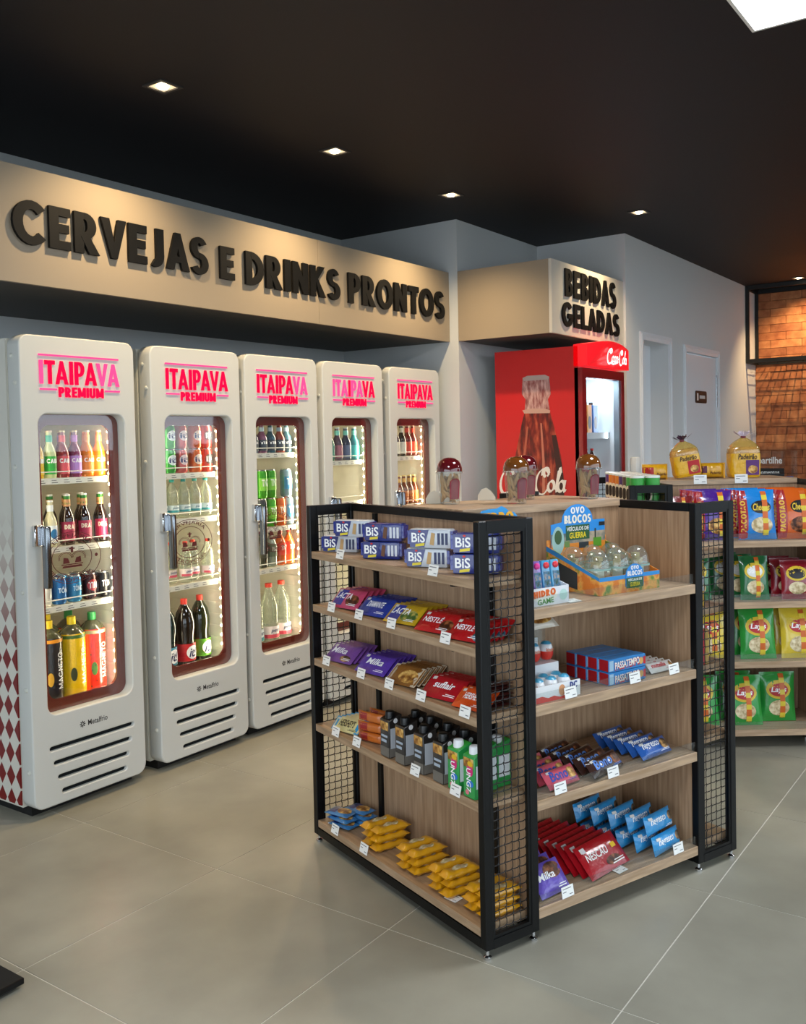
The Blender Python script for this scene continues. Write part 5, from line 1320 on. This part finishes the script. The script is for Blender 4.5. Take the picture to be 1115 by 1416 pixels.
for k, (x, y) in enumerate(((.345, .70), (.60, .70))):
    t = prod('card_stand', 'card'); cd = plate_mb([[(-.035, 0), (.035, 0), (.035, .012), (.02, .034), (.0, .05), (-.02, .044), (-.035, .02)]], .001).xf(lambda a, b, c: (a, c, b))
    obj('card', cd, mat('#cfc6b2', .6), t); obj('fold', MB().box(-.03, .001, 0, .03, .02, .0012), mat('#cfc6b2', .6), t)
    put(t, G1 @ T(x, y, LZ) @ RZ(-35), 'small torn cream card behind the %s biscuit cup' % ('leftmost' if k == 0 else 'middle'))

# ------------------------------------------------------------------ far gondola: crisp bags
def crisp(name, col, w, h, t_0, word, wcol, badge, art, strip=True, side=None, sword='', seed=40):
    t = prod(name, 'crisp bag'); t_ = t_0*.85
    mb, S = pouch_shape(w, h, t_, .014, crinkle=.10, seed=seed)
    obj('bag', mb, foil(col, .25, .3, 30), t, True)
    if side:
        deco(t, 'side_panel', d_rect(S, -w/2, -h*.49, -w*.27, h*.49, .0003, 4, 10), foil(side, .3, .2)); deco(t, 'side_lettering', d_heavy(S, sword, -w*.385, -.01, h*.62, w*.13, .0012, 90, .24), mat('#e8b83a', .4))
    ox = w*.1 if side else 0
    if badge: deco(t, 'badge', d_ell(S, ox, h*.14, w*.28, h*.13, .0005), mat(badge, .35)); 
    if badge and not side: deco(t, 'badge_ring', d_ell(S, ox, h*.15, w*.36, h*.19, .0003), mat('#e0c030', .35))
    if word: deco(t, 'lettering', d_text(S, word, ox, h*.14, w*.46, h*.14, .07, .0014, 0, .2), mat(wcol, .4))
    if art: deco(t, 'food_picture', d_ell(S, ox, -h*.22, w*.30, h*.16, .0006), ramp_art(art))
    if strip:
        deco(t, 'promo_strip', d_rect(S, ox+w*.02, -h*.45, ox+w*.17, h*.47, .0020, 3, 12), mat('#d86a2a', .4))
        for k in range(4): deco(t, 'promo_square', d_rect(S, ox+w*.02, -h*.42+h*.235*k, ox+w*.17, -h*.42+h*.235*k+h*.1, .0026, 2, 2), mat('#e8d040', .4))
    return t
def g2p(proto, x, y, z, label, grp, tilt=-10, rz=0): put(proto, G2 @ T(x, y, z+.0015) @ RZ(rz) @ RX(tilt), label, grp)
b1 = crisp('crisp_bag', '#4a1f8a', .195, .255, .07, '', '#f0c030', '#5a2a9a', '#c8903c', True, '#a8141e', 'PACOTAO', 41)
b2 = crisp('crisp_bag', '#1f86d8', .195, .255, .07, 'Cheetos', '#f4d040', '#151515', '#d8c8a0', True, '#a8141e', 'PACOTAO', 42)
b3 = crisp('crisp_bag', '#d8601a', .195, .255, .07, 'Cheetos', '#f4d040', '#151515', '#5a2c18', True, '#a8141e', 'PACOTAO', 43)
for p_, x, n in ((b1, .445, 'purple'), (b2, .665, 'bright blue'), (b3, .865, 'orange')):
    for k in range(3): g2p(p_, x-.008*k, .06+.088*k, ESH[0], '%s crisp bag with red side, %s from the front' % (n, ORD[k]), 'large crisp bags on the top shelf', -9)
b0 = crisp('crisp_bag', '#7a1a1e', .12, .23, .06, '', '#ffffff', '', '#c8903c', True, seed=44)
g2p(b0, .283, .06, ESH[0], 'dark red crisp bag beside the tall tube rack', 'large crisp bags on the top shelf', -9)
b4 = crisp('snack_bag', '#1f6a3a', .15, .225, .05, 'Stiksy', '#ffffff', '#e8ecea', '#d8c8a0', True, seed=45)
b5 = crisp('snack_bag', '#8a1424', .16, .20, .05, '', '#ffffff', '#1a1414', '#d8c8a0', False, seed=46)
for k in range(3): g2p(b4, .65-.05*k, .06+.085*k, ESH[1], 'green and white snack bag on second far shelf, %s from the front' % ORD[k], 'green snack bags', -9)
for k in range(3): g2p(b5, .865-.02*k, .06+.085*k, ESH[1], 'dark red peanut bag on second far shelf, %s from the front' % ORD[k], 'dark red peanut bags', -9)
g2p(b4, .36, .08, ESH[1], 'green and white snack bag at the left of second far shelf', 'green snack bags', -9)
b6 = crisp('crisp_bag', '#2a9a3e', .185, .255, .06, 'Lay\'s', '#ffffff', '#b8141e', '#d8c8a0', True, seed=47)
b7 = crisp('crisp_bag', '#e0c53a', .185, .255, .06, 'Lay\'s', '#ffffff', '#b8141e', '#d8c8a0', True, seed=48)
for k in range(3): g2p(b6, .665-.025*k, .06+.088*k, ESH[2], 'green crisp bag on third far shelf, %s from the front' % ORD[k], 'green crisp bags', -9)
for k in range(3): g2p(b7, .875-.02*k, .06+.088*k, ESH[2], 'yellow crisp bag on third far shelf, %s from the front' % ORD[k], 'yellow crisp bags', -9)
for k in range(2): g2p(b7, .42, .06+.088*k, ESH[2], 'yellow crisp bag at the left of third far shelf, %s from the front' % ORD[k], 'yellow crisp bags', -9)
for k in range(2): g2p(b6, .60-.02*k, .08+.088*k, ESH[3], 'green crisp bag on bottom far shelf, %s from the front' % ORD[k], 'green crisp bags', -9)
g2p(b6, .795, .14, ESH[3], 'green crisp bag standing alone at the right of bottom far shelf', 'green crisp bags', -5)
g2p(b6, .38, .09, ESH[3], 'green crisp bag at the left of the bottom far shelf', 'green crisp bags', -9)
for x, y, z, n in ((.47, .358, 1.335, 'on the far cabinet edge under the leaning bread'), (.692, .358, 1.335, 'on the far cabinet edge under the upright bread'), (.93, .0, ESH[0]+.004, 'in front of the orange crisp bags')): price(G2 @ T(x, y, z) @ RX(-4) @ Matrix.Scale(1.35, 4), 'white price tag ' + n)
# bread
def bread(name, label, x, y, rz, rx, tint, pic, tail, z=1.3585, s=1.0, lying=False):
    t = thing(name, label, 'bread', G2 @ T(x, y, z) @ RZ(rz) @ RY(rx) @ Matrix.Scale(s, 4))
    w, d, h = .15, .10, .20
    def shape(u, v):
        a = 2*PI*u; k = 4.0
        cx = math.copysign(abs(math.cos(a))**(2/k), math.cos(a)); cy = math.copysign(abs(math.sin(a))**(2/k), math.sin(a))
        f = 1.0 if v < .66 else max(.12, 1-((v-.66)/.34)**1.9*.88)
        f *= (1+.02*math.sin(9*a+v*14)*(1 if v > .75 else .4)); b = .9+.1*min(1, v/.08)
        return (w/2*cx*f*b, d/2*cy*f*b, h*v)
    obj('loaf', MB().grid(lambda u, v: tuple(c*.95 for c in shape(u, v*.80)), 24, 12), ramp_mat('bread_crumb', '#a06a34', '#d8b080', 25, .8, 3), t, True)
    obj('bag', MB().grid(shape, 32, 18), clear_mat('bread_bag_film', '#fff0c0', .10, .30, '#e8c468', .12), t, True)
    def S(x_, z_, e): return (x_, -(d/2+.0015+e), h*.38+z_)
    deco(t, 'printed_band', MB().grid(lambda u, v: (lambda p: (p[0]*1.012, p[1]*1.012, p[2]))(shape(u, .02+.58*v)), 32, 8), foil('#e2ae14', .3, .3, 50))
    deco(t, 'picture_panel', d_rect(S, -.008, -.062, .058, .012, .001), mat(pic, .4)); deco(t, 'food_picture', d_ell(S, .026, -.034, .024, .020, .002), ramp_art('#c8903c'))
    deco(t, 'lettering', d_text(S, 'Padeirão', -.0, .028, .095, .026, .04, .0022, 0, .2), mat('#3a2410', .4))
    tl = MB()
    for j in range(9):
        a = 2*PI*j/9; r = .03+.014*(j % 3)
        tl.poly([(0, 0, h-.004), (r*math.cos(a-.3), r*.7*math.sin(a-.3), h+.02+.012*(j % 2)), (r*1.1*math.cos(a+.25), r*.7*math.sin(a+.25), h+.034-.012*(j % 2))])
    obj('twisted_tail', tl, foil(tail, .25, .4), t); obj('tie', MB().lathe([(.012, h-.006), (.013, h), (.012, h+.006)], 12), mat('#6a1422', .4), t, True)
bread('bread_loaf', 'yellow bag of sliced bread leaning to the left on far cabinet top', .445, .50, 4, -9, '#e8c468', '#b8141e', '#40283a', z=1.3715)
bread('bread_loaf', 'yellow bag of sliced bread with purple panel standing upright on far cabinet', .755, .50, 2, 0, '#e8c468', '#5a2470', '#d8c8d8', s=1.12)
def bun(x, y, rz, pic, label, mir):
    t = thing('bread_roll_bag', label, 'bread', G2 @ T(x, y, 1.3585) @ RZ(rz))
    mb, S = flow_shape(.15, .085, .085, .012, 20, 12, .15, 51)
    obj('bag', mb, foil('#dca416', .28, .5, 30), t, True); deco(t, 'label_panel', d_rect(S, -.05*mir-.025, -.012, -.05*mir+.025, .026, .0012), mat(pic, .4)); deco(t, 'lettering', d_text(S, 'Padeirão', .02, -.012, .06, .016, .04, .002, 0, .2), mat('#5a2a10', .4))
bun(.262, .50, 10, '#a8141e', 'small yellow bag of bread rolls lying left of the leaning bread', 1)
bun(.585, .53, -12, '#5a2038', 'small yellow bag of bread rolls lying left of the upright bread', 1)
# tall snack tubes in the far left rack
tubes = (('#e8841c', 'orange'), ('#e8841c', 'orange'), ('#5a2a7a', 'purple'), ('#5a3a2a', 'brown'), ('#3a8a3a', 'green'), ('#3a9a40', 'green'), ('#40a040', 'green'))
tp = {}
for j in range(8):
    for i_, x in enumerate((.055, .135)):
        c, n = (('#3aa040', 'green'), ('#46a848', 'bright green'), ('#5a4034', 'brown'), ('#4e2a72', 'purple'), ('#e8861e', 'orange'), ('#e07818', 'deep orange'), ('#e8861e', 'bright orange'), ('#5a2a7a', 'violet'))[j]
        t = prod('snack_tube', 'snack tube'); h, r = .215, .036
        obj('tube', MB().lathe([(r, 0), (r, h)], 18), mat(c, .35, 0, .5, .3), t, True)
        obj('lid', MB().lathe([(r+.0015, h), (r+.0015, h+.010), (r-.003, h+.012)], 18), mat('#e6ece6', .25, 0, .5, .3), t, True)
        S = lambda x_, z_, e: ((r+.0005+e)*math.sin(x_/r), -(r+.0005+e)*math.cos(x_/r), h/2+z_)
        deco(t, 'label_panel', d_ell(S, 0, .02, .026, .045, .0004), mat('#f0e6d0', .4)); deco(t, 'face_print', d_ell(S, 0, .02, .018, .03, .001), mat('#2a1a14', .4))
        put(t, G2 @ T(x, .07+.082*j, LSH[0]+.001) @ RZ(-60), '%s snack tube, %s row, %s back from the mesh end' % (n, 'outer' if i_ == 0 else 'inner', ORD[j]), 'tall snack tubes')

# ------------------------------------------------------------------ far counter, hanging frame, sign and jars
hf = thing('hanging_wire_shelf', 'black metal frame shelf hanging from ceiling before brick wall', 'hanging shelf')
hx0, hx1, hz = 9.62, 9.965, 2.30
for x in (hx0, hx1): 
    for y in (YD-.035, YD-1.6): obj('post', MB().box(x, y, hz, x+.03, y+.03, ZC-.001), M_BLACKM, hf)
for x in (hx0, hx1): obj('rail', MB().box(x, YD-1.6+.03, hz, x+.03, YD-.036, hz+.04), M_BLACKM, hf)
for x in (hx0, hx1): obj('rail', MB().box(x, YD-1.57, ZC-.04, x+.03, YD-.036, ZC-.001), M_BLACKM, hf)
for y in (YD-.035, YD-1.6): obj('rail', MB().box(hx0+.03, y, hz, hx1, y+.03, hz+.04), M_BLACKM, hf); obj('rail', MB().box(hx0+.03, y, ZC-.04, hx1, y+.03, ZC-.001), M_BLACKM, hf)
wm = MB()
for k in range(1, 7): wm.tube([(hx0+.03+k*.045, YD-1.57, hz+.02), (hx0+.03+k*.045, YD-.035, hz+.02)], .004, 4)
for k in range(1, 32): wm.tube([(hx0+.03, YD-1.57+k*.048, hz+.02), (hx1, YD-1.57+k*.048, hz+.02)], .004, 4)
obj('wire_mesh', wm, M_BLACKM, hf)['kind'] = 'stuff'
cn = thing('counter', 'long wooden counter in front of the brick wall', 'counter', T(0, 0, FLZ))
cz = 1.1-FLZ
obj('body', MB().box(8.7, .2, 0, 9.3, 2.45, cz-.05), M_WOOD, cn); obj('worktop', MB().box(8.66, .2, cz-.05, 9.34, 2.5, cz), mat('#8a7a68', .4), cn); obj('plinth', MB().box(8.64, .2, cz-.09, 8.699, 2.5, cz-.051), M_BLACKM, cn)
sg = thing('counter_sign', 'white lettering over a dark strip standing on the far counter', 'sign', T(8.72, 2.165, 1.102))
obj('clear_panel', MB().box(.004, -.24, .0, .007, .34, .34), M_ACRYL, sg); obj('dark_strip', MB().box(-.001, -.13, .118, .003, .34, .188), mat('#17140f', .5), sg); obj('foot', MB().box(-.03, -.24, -.0015, .05, .34, .0), M_ACRYL, sg)
S = lambda x, z, e: (-.002-e, -x, z)
deco(sg, 'lettering', d_text(S, 'Compartilhe', -.055, .25, .34, .08, .04, .001), M_WHITEP); deco(sg, 'strip_lettering', d_text(S, 'bons momentos.', -.05, .153, .30, .036, .02, .001), M_WHITEP)
for k, y in enumerate((2.13, 2.02)):
    t = prod('white_jar', 'jar'); obj('body', MB().lathe([(.045, 0), (.05, .006), (.05, .075), (.04, .088)], 18), mat('#e6ebee', .25, 0, .5, .3), t, True); obj('lid', MB().lathe([(.034, .088), (.034, .112), (.03, .114)], 16), mat('#26459a', .4), t, True)
    put(t, T(8.60, y, .0) if False else T(8.70-.02*0+.0, y, 1.1015) @ T(.15, 0, 0), 'white jar with blue lid on far counter, %s one' % ('left' if k == 0 else 'right'))

# ------------------------------------------------------------------ flat black base at the left edge
bs = thing('stand_base', 'flat black metal base of a stand at the lower left edge', 'stand', EYE @ T(1.565, 2.525, 0))
obj('plate', bevelled(MB().box(-.5, 0, .012, 0, .6, .032), .003, 1), M_BLACK, bs, True)
obj('skirt', MB().box(-.49, .015, .003, -.02, .585, .0118), M_BLACKM, bs)
obj('pole', MB().lathe([(.02, .033), (.02, 1.2)], 14, -.25, .3), M_BLACK, bs, True)
obj('panel', MB().box(-.42, .285, 1.0, -.08, .315, 1.5), M_BLACK, bs)

# ------------------------------------------------------------------ put the floor at z = 0
bpy.context.view_layer.update()
for o in list(scene.objects):
    if o.parent is None:
        o.matrix_world = T(0, 0, -FLZ) @ o.matrix_world
